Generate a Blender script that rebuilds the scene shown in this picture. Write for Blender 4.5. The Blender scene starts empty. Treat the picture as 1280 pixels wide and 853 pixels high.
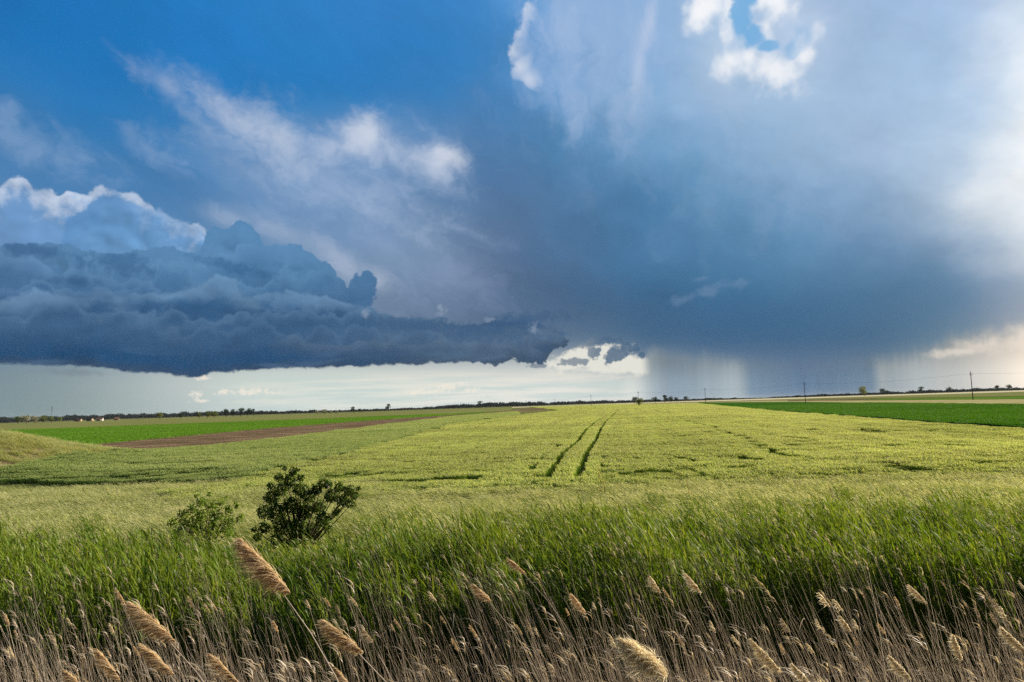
import bpy, bmesh, math, random
import numpy as np
from mathutils import Vector, Matrix, Euler, noise as mnoise

random.seed(7)
rng = np.random.default_rng(7)
SC = bpy.context.scene
COL = SC.collection
R = math.radians

# ------------------------------------------------------------------ camera
W0, H0 = 1280.0, 853.0
FPX = 853.0                       # 24 mm lens on a 36 mm sensor
HOR_C, HOR_SLOPE = 507.0, -0.0322  # horizon of the photo
CAM_Z = 4.4
PITCH = math.atan((HOR_C - H0 / 2) / FPX)
ROLL = math.atan(-HOR_SLOPE)

cam_d = bpy.data.cameras.new('camera')
cam = bpy.data.objects.new('camera', cam_d)
COL.objects.link(cam)
cam_d.sensor_width = 36.0
cam_d.lens = 36.0 * FPX / W0
cam_d.clip_start = 0.05
cam_d.clip_end = 60000
CAM_M = (Matrix.Translation((0, 0, CAM_Z)) @ Matrix.Rotation(R(90) + PITCH, 4, 'X')
         @ Matrix.Rotation(-ROLL, 4, 'Z'))
cam.matrix_world = CAM_M
SC.camera = cam


def ray(px, py):
    d = Vector(((px - W0 / 2) / FPX, -(py - H0 / 2) / FPX, -1.0))
    d = CAM_M.to_3x3() @ d
    return d.normalized()


def ground(px, py, z=0.0):
    """the point of the level z that the photo shows at this pixel"""
    d = ray(px, py)
    t = (z - CAM_Z) / d.z
    return Vector((d.x * t, d.y * t, z))


def at_dist(px, py, y):
    d = ray(px, py)
    t = y / d.y
    return Vector((d.x * t, y, CAM_Z + d.z * t))


def azel(px, py):
    d = ray(px, py)
    return math.degrees(math.atan2(d.x, d.y)), math.degrees(math.asin(d.z))


_CI = CAM_M.inverted()


def pixel(p):
    q = _CI @ Vector(p)
    return (W0 / 2 + FPX * q.x / -q.z, H0 / 2 - FPX * q.y / -q.z)


def lin(c):
    """sRGB 0-255 to linear"""
    out = []
    for v in c[:3]:
        v = v / 255.0
        out.append(v / 12.92 if v <= 0.04045 else ((v + 0.055) / 1.055) ** 2.4)
    return tuple(out)


# ------------------------------------------------------------------ node helper
class NT:
    """short arithmetic on node sockets"""
    def __init__(self, tree):
        self.t = tree

    def node(self, typ, **kw):
        n = self.t.nodes.new(typ)
        for k, v in kw.items():
            setattr(n, k, v)
        return n

    def put(self, sock, v):
        if isinstance(v, X):
            self.t.links.new(v.s, sock)
        elif v is not None:
            sock.default_value = v

    def m(self, op, a, b=None, c=None, clamp=False):
        n = self.node('ShaderNodeMath', operation=op)
        n.use_clamp = clamp
        self.put(n.inputs[0], a)
        if b is not None:
            self.put(n.inputs[1], b)
        if c is not None:
            self.put(n.inputs[2], c)
        return X(self, n.outputs[0])

    def xyz(self, x, y, z):
        n = self.node('ShaderNodeCombineXYZ')
        for i, v in enumerate((x, y, z)):
            self.put(n.inputs[i], v)
        return X(self, n.outputs[0])

    def sep(self, v):
        n = self.node('ShaderNodeSeparateXYZ')
        self.put(n.inputs[0], v)
        return [X(self, o) for o in n.outputs]

    def noise(self, vec, scale, detail=4, rough=0.5, lac=2.0, dist=0.0, color=False):
        n = self.node('ShaderNodeTexNoise', noise_dimensions='3D')
        self.put(n.inputs['Vector'], vec)
        n.inputs['Scale'].default_value = scale
        n.inputs['Detail'].default_value = detail
        n.inputs['Roughness'].default_value = rough
        n.inputs['Lacunarity'].default_value = lac
        n.inputs['Distortion'].default_value = dist
        return X(self, n.outputs['Color' if color else 'Fac'])

    def voro(self, vec, scale, detail=2, rough=0.5, smooth=0.4, rand=1.0):
        n = self.node('ShaderNodeTexVoronoi', voronoi_dimensions='3D', feature='SMOOTH_F1')
        self.put(n.inputs['Vector'], vec)
        n.inputs['Scale'].default_value = scale
        n.inputs['Detail'].default_value = detail
        n.inputs['Roughness'].default_value = rough
        n.inputs['Smoothness'].default_value = smooth
        n.inputs['Randomness'].default_value = rand
        return X(self, n.outputs['Distance'])

    def ss(self, v, a, b, lo=0.0, hi=1.0, typ='SMOOTHSTEP'):
        n = self.node('ShaderNodeMapRange', interpolation_type=typ)
        n.clamp = True
        self.put(n.inputs['Value'], v)
        self.put(n.inputs['From Min'], a)
        self.put(n.inputs['From Max'], b)
        self.put(n.inputs['To Min'], lo)
        self.put(n.inputs['To Max'], hi)
        return X(self, n.outputs['Result'])

    def mix(self, f, a, b, mode='MIX'):
        n = self.node('ShaderNodeMix', data_type='RGBA', blend_type=mode)
        n.clamp_factor = True
        self.put(n.inputs[0], f)
        for i, v in ((6, a), (7, b)):
            if isinstance(v, X):
                self.put(n.inputs[i], v)
            else:
                n.inputs[i].default_value = (v[0], v[1], v[2], 1.0)
        return X(self, n.outputs[2])

    def scale(self, colr, f):
        n = self.node('ShaderNodeVectorMath', operation='SCALE')
        self.put(n.inputs[0], colr)
        self.put(n.inputs['Scale'], f)
        return X(self, n.outputs[0])

    def vadd(self, a, b):
        n = self.node('ShaderNodeVectorMath', operation='ADD')
        self.put(n.inputs[0], a)
        self.put(n.inputs[1], b)
        return X(self, n.outputs[0])

    def vmul(self, a, b):
        n = self.node('ShaderNodeVectorMath', operation='MULTIPLY')
        self.put(n.inputs[0], a)
        self.put(n.inputs[1], b)
        return X(self, n.outputs[0])

    def ramp(self, fac, stops, interp='LINEAR'):
        n = self.node('ShaderNodeValToRGB')
        cr = n.color_ramp
        cr.interpolation = interp
        stops = sorted(stops, key=lambda s: s[0])
        while len(cr.elements) < len(stops):
            cr.elements.new(0.5)
        for e, (p, c) in zip(cr.elements, stops):
            e.position = min(max(p, 0), 1)
        for e, (p, c) in zip(cr.elements, stops):
            if isinstance(c, (int, float)):
                c = (c, c, c)
            e.color = (c[0], c[1], c[2], 1)
        self.put(n.inputs[0], fac)
        return X(self, n.outputs[0])


class X:
    def __init__(self, nt, s):
        self.nt, self.s = nt, s

    def __add__(self, o): return self.nt.m('ADD', self, o)
    def __radd__(self, o): return self.nt.m('ADD', self, o)
    def __sub__(self, o): return self.nt.m('SUBTRACT', self, o)
    def __rsub__(self, o): return self.nt.m('SUBTRACT', o, self)
    def __mul__(self, o): return self.nt.m('MULTIPLY', self, o)
    def __rmul__(self, o): return self.nt.m('MULTIPLY', self, o)
    def __truediv__(self, o): return self.nt.m('DIVIDE', self, o)
    def __neg__(self): return self.nt.m('MULTIPLY', self, -1.0)
    def max(self, o): return self.nt.m('MAXIMUM', self, o)
    def min(self, o): return self.nt.m('MINIMUM', self, o)
    def smax(self, o, k): return self.nt.m('SMOOTH_MAX', self, o, k)
    def clamp(self): return self.nt.m('ADD', self, 0.0, clamp=True)
# ------------------------------------------------------------------ light and sky
SUN_AZ, SUN_EL = 63.0, 20.0        # to the right of the view, low
sun_d = bpy.data.lights.new('sun', 'SUN')
sun_d.energy = 5.0
sun_d.angle = R(0.6)
sun_d.color = (1.0, 0.90, 0.74)
sun = bpy.data.objects.new('sun', sun_d)
COL.objects.link(sun)
_sd = Vector((math.sin(R(SUN_AZ)) * math.cos(R(SUN_EL)), math.cos(R(SUN_AZ)) * math.cos(R(SUN_EL)), math.sin(R(SUN_EL))))
sun.rotation_euler = (-_sd).to_track_quat('-Z', 'Y').to_euler()
sun.location = (30, 20, 40)

# ------------------------------------------------------------------ the cloudy sky, computed on a map of azimuth and elevation
SKY_AZ, SKY_E0, SKY_E1 = 44.0, -1.0, 35.0
SKY_W, SKY_H = 1760, 720


class VecF(tuple):
    pass


_prm = np.random.default_rng(42).permutation(256).astype(np.int32)
_PERM = np.concatenate([_prm, _prm, _prm])
_GR = np.array([(math.cos(a), math.sin(a)) for a in np.linspace(0, 2 * math.pi, 32, endpoint=False)], dtype=np.float32)


def perlin(x, y, seed=0):
    xf, yf = np.floor(x), np.floor(y)
    xi, yi = xf.astype(np.int32) & 255, yf.astype(np.int32) & 255
    x, y = x - xf, y - yf
    u, v = x * x * x * (x * (x * 6 - 15) + 10), y * y * y * (y * (y * 6 - 15) + 10)
    A = _PERM[(xi + seed * 37) & 255] + yi
    B = _PERM[(xi + 1 + seed * 37) & 255] + yi

    def g(h, dx_, dy_):
        q = _PERM[h & 255] & 31
        return _GR[q, 0] * dx_ + _GR[q, 1] * dy_
    a, b = g(A, x, y), g(B, x - 1, y)
    c, d = g(A + 1, x, y - 1), g(B + 1, x - 1, y - 1)
    a = a + u * (b - a)
    c = c + u * (d - c)
    return (a + v * (c - a)) * 1.45


class NP:
    sd = 0

    def xyz(self, x, y, z):
        return VecF((x, y, z))

    def noise(self, v, scale, det=4, rough=0.5, color=False):
        NP.sd += 3
        s0 = NP.sd

        def one(k):
            x, y = (v[0] * scale + k * 17.3).astype(np.float32), (v[1] * scale + k * 9.1).astype(np.float32)
            t, amp, tot = 0, 1.0, 0.0
            for o in range(int(det)):
                t = t + perlin(x, y, s0 + o + 11 * k) * amp
                tot += amp
                amp *= rough
                x, y = x * 2.03 + 5.7, y * 2.03 + 1.3
            return 0.5 + 0.5 * t / tot ** 0.75
        if color:
            return VecF((one(1), one(2), 0.5))
        return one(0)

    def billow(self, v, scale, det=5, rough=0.5):
        """rounded heads with creases between them, 0..1"""
        NP.sd += 3
        x, y = (v[0] * scale).astype(np.float32), (v[1] * scale).astype(np.float32)
        t, amp, tot = 0, 1.0, 0.0
        for o in range(int(det)):
            t = t + np.abs(perlin(x, y, NP.sd + o)) * amp
            tot += amp
            amp *= rough
            x, y = x * 2.07 + 3.1, y * 2.07 + 7.7
        return np.clip(t / tot * 1.6, 0, 1.3)

    def voro(self, v, scale, det=2, rough=0.5):
        """distance to the nearest puff centre, several sizes, 0 in the middle"""
        NP.sd += 3
        t, amp, tot = 0, 1.0, 0.0
        x, y = (v[0] * scale).astype(np.float32), (v[1] * scale).astype(np.float32)
        for o in range(int(det)):
            xf, yf = np.floor(x), np.floor(y)
            xi, yi = xf.astype(np.int32), yf.astype(np.int32)
            best = np.full(x.shape, 9.0, np.float32)
            for ox in (-1, 0, 1):
                for oy in (-1, 0, 1):
                    h = _PERM[(_PERM[(xi + ox + NP.sd) & 255] + yi + oy + o * 7) & 255]
                    h2 = _PERM[h + 13]
                    ddx = xf + ox + h / 255.0 - x
                    ddy = yf + oy + h2 / 255.0 - y
                    best = np.minimum(best, ddx * ddx + ddy * ddy)
            t = t + np.sqrt(best) * amp
            tot += amp
            amp *= rough
            x, y = x * 2.0 + 4.3, y * 2.0 + 8.9
        return t / tot

    def ss(self, v, a, b, lo=0.0, hi=1.0, typ='SMOOTHSTEP'):
        t = np.clip((v - a) / (b - a), 0, 1)
        if typ == 'SMOOTHSTEP':
            t = t * t * (3 - 2 * t)
        return lo + (hi - lo) * t

    def mix(self, f, a, b):
        a = np.asarray(a, np.float32)
        b = np.asarray(b, np.float32)
        f = np.clip(f, 0, 1)[..., None] if isinstance(f, np.ndarray) else f
        return a + (b - a) * f

    def scale(self, c, f):
        if isinstance(c, VecF):
            return VecF(tuple(q * f for q in c))
        return c * (f[..., None] if isinstance(f, np.ndarray) else f)

    def vadd(self, a, b):
        return VecF(tuple(p + q for p, q in zip(a, b)))

    def vmul(self, a, b):
        if not isinstance(b, (tuple, list)):
            b = (b, b, b)
        return VecF(tuple(p * q for p, q in zip(a, b)))

    def ramp(self, fac, stops):
        stops = sorted(stops, key=lambda s: s[0])
        xs = [s[0] for s in stops]
        if isinstance(stops[0][1], (int, float)):
            return np.interp(fac, xs, [s[1] for s in stops]).astype(np.float32)
        return np.stack([np.interp(fac, xs, [s[1][k] for s in stops]) for k in range(3)], -1).astype(np.float32)


n = NP()
DEG = 180 / math.pi
_a = np.linspace(-SKY_AZ, SKY_AZ, SKY_W, dtype=np.float32)
_e = np.linspace(SKY_E0, SKY_E1, SKY_H, dtype=np.float32)
AZ, EL = np.meshgrid(_a, _e)
P = n.xyz(AZ, EL, 0.0)


def smax(a, b, k):
    h = np.maximum(k - np.abs(a - b), 0) / k
    return np.maximum(a, b) + h * h * h * k / 6


def blur(img, r):
    """cheap separable box blur, twice"""
    for _ in range(2):
        for ax in (0, 1):
            p = np.pad(img, [(r + 1, r) if a == ax else (0, 0) for a in range(img.ndim)], mode='edge')
            c = np.cumsum(p, axis=ax, dtype=np.float64)
            k = 2 * r + 1
            img = ((c[k:] - c[:-k]) if ax == 0 else (c[:, k:] - c[:, :-k])) / k
            img = img.astype(np.float32)
    return img

GX = [0, 100, 200, 300, 400, 500, 600, 700, 800, 900, 1000, 1100, 1200, 1280]
GRID = {
 0:   [(4,108,184),(8,116,192),(22,124,200),(36,130,206),(45,131,206),(54,131,203),(64,136,202),(105,158,210),(138,176,216),(152,186,218),(150,180,216),(150,181,216),(163,190,224),(170,196,226)],
 60:  [(2,110,184),(4,114,190),(14,118,196),(22,122,198),(32,126,200),(42,126,196),(58,128,190),(105,155,206),(126,170,211),(148,184,216),(146,180,216),(154,186,220),(164,194,226),(175,202,231)],
 120: [(40,116,182),(14,112,184),(40,122,188),(36,122,190),(26,120,190),(46,120,185),(66,124,178),(92,146,196),(120,165,206),(140,175,212),(150,185,216),(160,191,222),(172,199,228),(190,214,236)],
 180: [(72,124,176),(64,120,174),(66,120,175),(92,138,186),(120,150,192),(118,148,188),(80,120,164),(80,132,177),(102,150,192),(125,167,205),(146,178,210),(158,184,214),(172,197,222),(198,214,232)],
 240: [(80,124,172),(80,124,172),(75,116,166),(98,131,172),(116,140,177),(112,137,170),(88,119,155),(78,122,164),(79,130,173),(98,146,185),(122,160,197),(142,171,202),(170,192,214),(220,229,237)],
 300: [(90,130,173),(90,130,173),(95,130,170),(108,136,170),(118,142,176),(108,133,164),(88,115,150),(76,113,151),(74,119,159),(82,128,168),(97,141,178),(108,142,177),(135,161,190),(200,212,224)],
 350: [(110,140,175),(110,140,175),(110,140,175),(110,140,175),(122,144,168),(106,128,158),(90,112,144),(77,106,139),(64,106,144),(68,114,152),(76,120,157),(85,125,158),(104,138,169),(156,172,192)],
 400: [(110,140,170),(110,140,170),(110,140,170),(110,140,170),(112,135,161),(98,120,147),(84,107,137),(77,104,136),(64,100,134),(63,103,140),(67,106,141),(76,111,143),(94,124,151),(140,150,165)],
 440: [(110,135,155),(110,135,155),(110,135,155),(110,135,155),(120,140,160),(120,140,160),(118,136,154),(114,132,150),(76,106,134),(68,102,135),(67,101,134),(76,109,137),(118,141,153),(206,201,195)],
 468: [(124,144,152),(148,164,168),(190,198,196),(216,222,212),(222,226,214),(226,229,216),(229,230,219),(228,228,218),(206,211,206),(164,176,182),(130,146,166),(152,164,170),(194,194,190),(242,230,216)],
 500: [(124,144,149),(140,157,158),(170,184,183),(194,208,205),(208,218,213),(216,222,215),(222,226,219),(226,228,222),(206,212,208),(172,184,188),(140,156,170),(150,164,170),(200,200,194),(236,226,213)],
}
GYS = sorted(GRID)


def grid_at(px, py):
    px = min(max(px, 0), 1280)
    py = min(max(py, 0), 500)
    j = max(i for i in range(len(GYS)) if GYS[i] <= py)
    j2 = min(j + 1, len(GYS) - 1)
    i = max(k for k in range(len(GX)) if GX[k] <= px)
    i2 = min(i + 1, len(GX) - 1)
    fx = 0 if i == i2 else (px - GX[i]) / (GX[i2] - GX[i])
    fy = 0 if j == j2 else (py - GYS[j]) / (GYS[j2] - GYS[j])
    c = [0, 0, 0]
    for jj, wy in ((GYS[j], 1 - fy), (GYS[j2], fy)):
        for ii, wx in ((i, 1 - fx), (i2, fx)):
            for k in range(3):
                c[k] += GRID[jj][ii][k] * wx * wy
    return lin(c)


# soft wandering of the air, so that no gradient runs straight
w1 = n.noise(n.vmul(P, (1.0, 1.7, 1.0)), 0.055, 3, 0.5, color=True)
w2 = n.noise(n.vmul(P, (1.0, 1.5, 1.0)), 0.22, 5, 0.55, color=True)
def centred(v, amp):
    return n.vmul(n.vadd(v, (-0.5, -0.5, -0.5)), amp)
fade_lo = n.ss(EL, 3.0, 10.0)
WARP = n.vadd(centred(w1, (6.0, 3.4, 0)), centred(w2, (3.0, 1.6, 0)))
WARP = n.scale(WARP, fade_lo)
PW = n.vadd(P, WARP)
azw, elw, _ = PW

ELS = [0.2, 1.6, 2.7, 4.3, 7.0, 10.5, 14.0, 18.0, 22.0, 26.0, 30.0]
AZS = [-37, -32, -27, -22, -17, -12, -7, -2, 3, 8, 13, 18, 23, 28, 33, 37]


def px_of(az, el):
    v = Vector((math.sin(R(az)) * math.cos(R(el)), math.cos(R(az)) * math.cos(R(el)), math.sin(R(el))))
    return pixel(Vector((0, 0, CAM_Z)) + v * 100)


SUNGLOW = {0.2: (236,226,213), 1.6: (240,230,216), 2.7: (236,226,214), 4.3: (200,202,205), 7.0: (190,200,215), 10.5: (235,238,242),
           14.0: (250,249,245), 18.0: (254,253,250), 22.0: (244,246,248), 26.0: (215,227,240), 30.0: (190,210,234)}
AWAY = lin((96, 138, 186))
NXG, NYG = 93, 47
_ga, _ge = np.linspace(-SKY_AZ, SKY_AZ, NXG), np.linspace(0.0, SKY_E1, NYG)
_G = np.zeros((NYG, NXG, 3), np.float32)
for jj, e_ in enumerate(_ge):
    for ii, a_ in enumerate(_ga):
        q_ = px_of(a_, e_)
        g_ = np.array(grid_at(*q_))
        if a_ > 36.0 and e_ < 33:
            s_ = np.array([np.interp(e_, ELS, [lin(SUNGLOW[k])[c] for k in ELS]) for c in range(3)])
            g_ = g_ + (s_ - g_) * min(1, (a_ - 36.0) / 6.0)
        _G[jj, ii] = g_
# the painted grid is coarse: smooth it so that no cell shows
_G = blur(_G, 1)


def bil(img, x, y):
    h_, w_ = img.shape[:2]
    x, y = np.clip(x, 0, w_ - 1.001), np.clip(y, 0, h_ - 1.001)
    xi_, yi_ = x.astype(np.int32), y.astype(np.int32)
    fx_, fy_ = (x - xi_)[..., None], (y - yi_)[..., None]
    return (img[yi_, xi_] * (1 - fx_) + img[yi_, xi_ + 1] * fx_) * (1 - fy_) + (img[yi_ + 1, xi_] * (1 - fx_) + img[yi_ + 1, xi_ + 1] * fx_) * fy_


col = bil(_G, (azw + SKY_AZ) / (2 * SKY_AZ) * (NXG - 1), np.clip(elw, 0, None) / SKY_E1 * (NYG - 1)).astype(np.float32)
CLEAR = np.zeros_like(AZ)          # where the physical sky shows through


def dot_at(px, py, rx, ry=None, rot=0.0):
    """1 at the pixel, falling to 0 at the ellipse (radii in pixels)"""
    a, e = azel(px, py)
    k = 1.0 / 14.9
    k2 = k * math.cos(R(a)) ** 1.5
    ry = ry or rx
    X_, Y_ = AZ - a, EL - e
    c, s = math.cos(R(rot)), math.sin(R(rot))
    U = X_ * (c / (rx * k2)) + Y_ * (s / (rx * k2))
    V_ = X_ * (-s / (ry * k)) + Y_ * (c / (ry * k))
    return 1.0 - np.sqrt(U * U + V_ * V_)


def union(lst, k=0.0):
    r = lst[0]
    for b in lst[1:]:
        r = smax(r, b, k) if k else np.maximum(r, b)
    return r


def blob(px, py, r, squash=1.0):
    """signed distance (degrees, positive inside) of a round puff"""
    a, e = azel(px, py)
    k = 1.0 / 14.9
    k2 = math.cos(R(a)) ** 1.5
    U = (AZ - a) * (1 / k2)
    V_ = (EL - e) * (1.0 / squash)
    return r * k - np.sqrt(U * U + V_ * V_)


def curve(pts):
    """elevation of an outline given in pixels, over azimuth"""
    st = []
    for x, y in pts:
        a, e = azel(x, y)
        st.append(((a + 45) / 90, e / 35))
    return n.ramp(n.ss(AZ, -45.0, 45.0, 0.0, 1.0, 'LINEAR'), st) * 35.0


def curve_az(pts):
    """azimuth of an outline given as (y, x) in pixels, over elevation"""
    st = sorted((azel(x, y)[1], azel(x, y)[0]) for y, x in pts)
    return np.interp(EL, [s[0] for s in st], [s[1] for s in st]).astype(np.float32)


# clear blue air shows as the physical sky does, under the thin veil of the storm's anvil
clear = dot_at(230, 40, 560, 330, -8)
CLEAR = n.ss(clear, 0.0, 0.6) * 0.35

# slanting fibres of the anvil, high and thin
ROTP = n.xyz(AZ * 0.85 - EL * 0.5, AZ * 0.5 + EL * 0.85, 3.0)   # axes turned 30 degrees
fib = n.noise(n.vmul(n.vadd(ROTP, centred(w2, (2, 2, 0))), (0.16, 0.42, 1)), 1.0, 6, 0.58)
soft = n.noise(n.vmul(PW, (0.75, 1.0, 1)), 0.20, 6, 0.55)
veil_m = n.ss(EL, 6.0, 13.0)
col = n.scale(col, 1.0 + (fib - 0.5) * veil_m * 0.22 + (soft - 0.5) * n.ss(EL, 3.0, 9.0) * 0.16)

# white fibrous patch on the left of the anvil
f2 = n.noise(n.vadd(n.vmul(ROTP, (0.22, 0.5, 1)), centred(w2, (1.6, 1.6, 0))), 1.0, 7, 0.58)
f4 = n.noise(n.vadd(n.vmul(P, (0.5, 0.5, 1)), centred(w2, (1.0, 1.0, 0))), 1.0, 7, 0.62)
bv = union([dot_at(480, 300, 210, 110, -32), dot_at(330, 230, 190, 60, -28), dot_at(560, 340, 110, 70, -20)], 0.3)
col = n.mix(n.ss(bv + (f2 - 0.5) * 0.9, 0.0, 1.2) * 0.55, col, lin((142, 163, 194)))
wp = union([dot_at(290, 160, 150, 44, -28), dot_at(370, 190, 150, 66, -22), dot_at(460, 185, 95, 56, -0),
            dot_at(540, 205, 90, 50, -14), dot_at(420, 225, 190, 60, -22), dot_at(215, 110, 90, 20, -26)], 0.3)
wpm = n.ss(wp + (f2 - 0.5) * 1.1 + (f4 - 0.5) * 0.45, 0.0, 1.25)
col = n.mix(wpm * 0.66, col, lin((184, 197, 220)))
core = union([dot_at(458, 166, 44, 40, -0), dot_at(546, 198, 60, 32, -12), dot_at(350, 175, 80, 40, -28), dot_at(430, 184, 80, 34, -0), dot_at(290, 150, 80, 22, -30)], 0.25)
col = n.mix(n.ss(core + (f2 - 0.5) * 0.7 + (f4 - 0.5) * 0.7, 0.0, 1.3) * 0.66, col, lin((228, 230, 238)))
hot = union([dot_at(458, 164, 30, 26, -0), dot_at(446, 172, 30, 24, -0), dot_at(560, 196, 30, 16, -12)], 0.2)
col = n.mix(n.ss(hot + (f4 - 0.5) * 0.7, 0.0, 0.9) * 0.6, col, lin((246, 245, 247)))
lw = union([dot_at(5, 140, 50, 26, -40), dot_at(60, 185, 120, 30, -15), dot_at(185, 185, 60, 22, -35), dot_at(215, 200, 50, 14, -20)], 0.2)
col = n.mix(n.ss(lw + (f2 - 0.5) * 1.3 + (f4 - 0.5) * 0.6, 0.0, 1.05) * 0.58, col, lin((152, 174, 207)))
gl = union([dot_at(420, 322, 100, 26, -34), dot_at(340, 284, 90, 24, -25), dot_at(290, 272, 70, 22, -10), dot_at(470, 350, 40, 26, -30)], 0.2)
col = n.mix(n.ss(gl + (f2 - 0.5) * 0.9, 0.0, 1.2) * 0.60, col, lin((182, 190, 208)))
# darker fold to the right of it
dk = union([dot_at(620, 225, 110, 60, -35), dot_at(560, 245, 60, 24, -15), dot_at(200, 220, 120, 24, -12)], 0.2)
col = n.mix(n.ss(dk + (soft - 0.5) * 1.2, 0.0, 1.3) * 0.45, col, lin((78, 114, 158)))

# bright rim of the anvil at the top and the sunlit break beside it
puf = n.voro(n.vadd(P, centred(w2, (1.5, 1.5, 0))), 0.55, 3, 0.55)
puf2 = n.noise(P, 0.62, 6, 0.6)
rim = union([dot_at(655, 8, 20, 22, -0), dot_at(646, 34, 16, 26, -20), dot_at(640, 62, 20, 24, -0), dot_at(650, 84, 20, 20), dot_at(662, 100, 22, 16, -30)], 0.2)
ex = curve_az([(-40, 676), (0, 660), (14, 654), (30, 650), (44, 640), (60, 632), (70, 630), (82, 640), (92, 636), (104, 652), (116, 672), (135, 700)])
side = AZ - ex + (0.42 - puf) * 1.0 + (puf2 - 0.5) * 1.6            # right of the anvil's left edge
f3 = n.noise(n.vadd(n.vmul(P, (0.4, 0.22, 1)), centred(w2, (1.0, 1.0, 0))), 1.0, 6, 0.6)
insd = n.ss(side, -0.1, 0.5) * n.ss(EL, azel(660, 150)[1], azel(650, 95)[1])
body = union([dot_at(720, 20, 130, 110, -10), dot_at(690, 90, 90, 60, -30), dot_at(800, 40, 120, 110, -0)], 0.3)
col = n.mix(insd * n.ss(body + (f3 - 0.5) * 0.8, 0.0, 0.9) * 0.70, col, lin((134, 172, 216)))
col = n.mix(insd * n.ss(rim + (f3 - 0.5) * 1.0, -0.2, 1.2) * 0.78, col, lin((222, 227, 238)))
inner = union([dot_at(700, 40, 90, 70, -20), dot_at(700, 130, 110, 40, -35), dot_at(800, 50, 40, 90, -12), dot_at(770, 140, 80, 60, 40)], 0.2)
col = n.mix(n.ss(inner + (f3 - 0.5) * 1.3, 0.1, 1.3) * 0.45, col, lin((172, 192, 225)))
inn2 = union([dot_at(812, 30, 16, 50, -20), dot_at(796, 90, 14, 50, -10)], 0.2)
col = n.mix(n.ss(inn2 + (f3 - 0.5) * 0.8, 0.0, 1.2) * 0.40, col, lin((208, 217, 237)))
brk_h = union([dot_at(915, 60, 120, 90, -30), dot_at(990, 50, 100, 100)], 0.2)
col = n.mix(n.ss(brk_h + (soft - 0.5) * 0.5, 0.0, 1.2) * 0.60, col, lin((200, 216, 236)))
brk = union([dot_at(888, 10, 40, 40, -30), dot_at(900, 40, 34, 26, -38), dot_at(962, 4, 44, 34), dot_at(958, 34, 26, 26), dot_at(935, 74, 50, 28, -25),
             dot_at(985, 84, 52, 32, 15), dot_at(960, 82, 50, 26, -20), dot_at(1004, 70, 30, 24)], 0.25)
brkv = brk + (0.42 - puf) * 0.6 + (puf2 - 0.5) * 0.8
brk_w = n.noise(P, 0.35, 3, 0.5)
col = n.mix(n.ss(brkv + (brk_w - 0.55) * 2.0 + (f3 - 0.5) * 0.5, -0.2, 1.1) * 0.96, col, lin((248, 249, 251)))
hole = union([dot_at(932, -4, 22, 26, 0), dot_at(926, 22, 18, 24, 0), dot_at(940, 45, 20, 14, -25), dot_at(962, 58, 22, 8, -10), dot_at(990, 60, 18, 14, 20), dot_at(1003, 44, 14, 20, 0)], 0.3)
col = n.mix(n.ss(hole + (0.42 - puf) * 0.9 + (puf2 - 0.5) * 0.9, 0.0, 0.55) * n.ss(AZ, azel(1010, 50)[0], azel(960, 50)[0], 0.35, 0.95), col, lin((112, 174, 222)))

veil = union([dot_at(760, 60, 170, 190, 0), dot_at(1000, 120, 330, 190, 0)], 0.3)
col = n.mix(n.ss(veil + (f3 - 0.5) * 0.9 + (soft - 0.5) * 0.6, 0.0, 1.1) * 0.22, col, lin((186, 200, 222)))

# small pale shelf inside the dark core of the storm
ps = union([dot_at(880, 368, 60, 10, 10), dot_at(912, 356, 40, 11, 8), dot_at(875, 349, 24, 5, 4)], 0.1)
col = n.mix(n.ss(ps + (puf2 - 0.5) * 2.0, 0.15, 1.1) * 0.36, col, lin((122, 150, 182)))

# ---- the far bright band below the cloud bases: thin streaks and tiny far cumulus
stk = n.noise(n.vmul(P, (0.09, 1.7, 1)), 1.0, 5, 0.55)
low = 1.0 - n.ss(EL, 2.2, 3.6)
mid_x = n.ss(AZ, -27.0, -17.0) * (1.0 - n.ss(AZ, 9.0, 11.0))
col = n.mix(n.ss(stk, 0.46, 0.66) * low * mid_x * 0.6, col, lin((190, 208, 206)))
col = n.mix(n.ss(stk, 0.52, 0.30) * low * mid_x * 0.35, col, lin((240, 234, 220)))
tiny_n = n.noise(n.vmul(P, (1.0, 1.6, 1)), 2.2, 5, 0.62)
tiny = union([dot_at(246, 493.5, 14, 5), dot_at(278, 491, 14, 4.5), dot_at(312, 490.5, 44, 6), dot_at(250, 501, 16, 3), dot_at(252, 472, 14, 5),
              dot_at(556, 486, 30, 8, 12), dot_at(520, 491, 20, 5), dot_at(590, 488, 20, 5)], 0.05)
col = n.mix(n.ss(tiny + (tiny_n - 0.5) * 2.2, 0.2, 0.9) * 0.7, col, lin((243, 233, 218)))

# ---- falling rain below the storm: long streaks that start at the cloud base
rain_n = n.noise(n.vmul(P, (1.0, 0.035, 1)), 1.5, 4, 0.6)
rain_s = n.noise(n.vmul(P, (1.0, 0.05, 1)), 0.32, 3, 0.5)
base = curve([(560, 500), (780, 470), (797, 446), (820, 438), (860, 442), (900, 446), (925, 446), (932, 452), (960, 452), (1000, 456), (1060, 450), (1100, 443), (1160, 438), (1180, 425), (1220, 418), (1280, 410)])
bn = n.noise(P, 0.45, 6, 0.6)
under = n.ss(EL - base - (bn - 0.5) * 1.3 - (rain_n - 0.5) * 0.9, 0.7, -1.1)     # 1 below the ragged base
def xaz(px): return azel(px, 470)[0]
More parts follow.
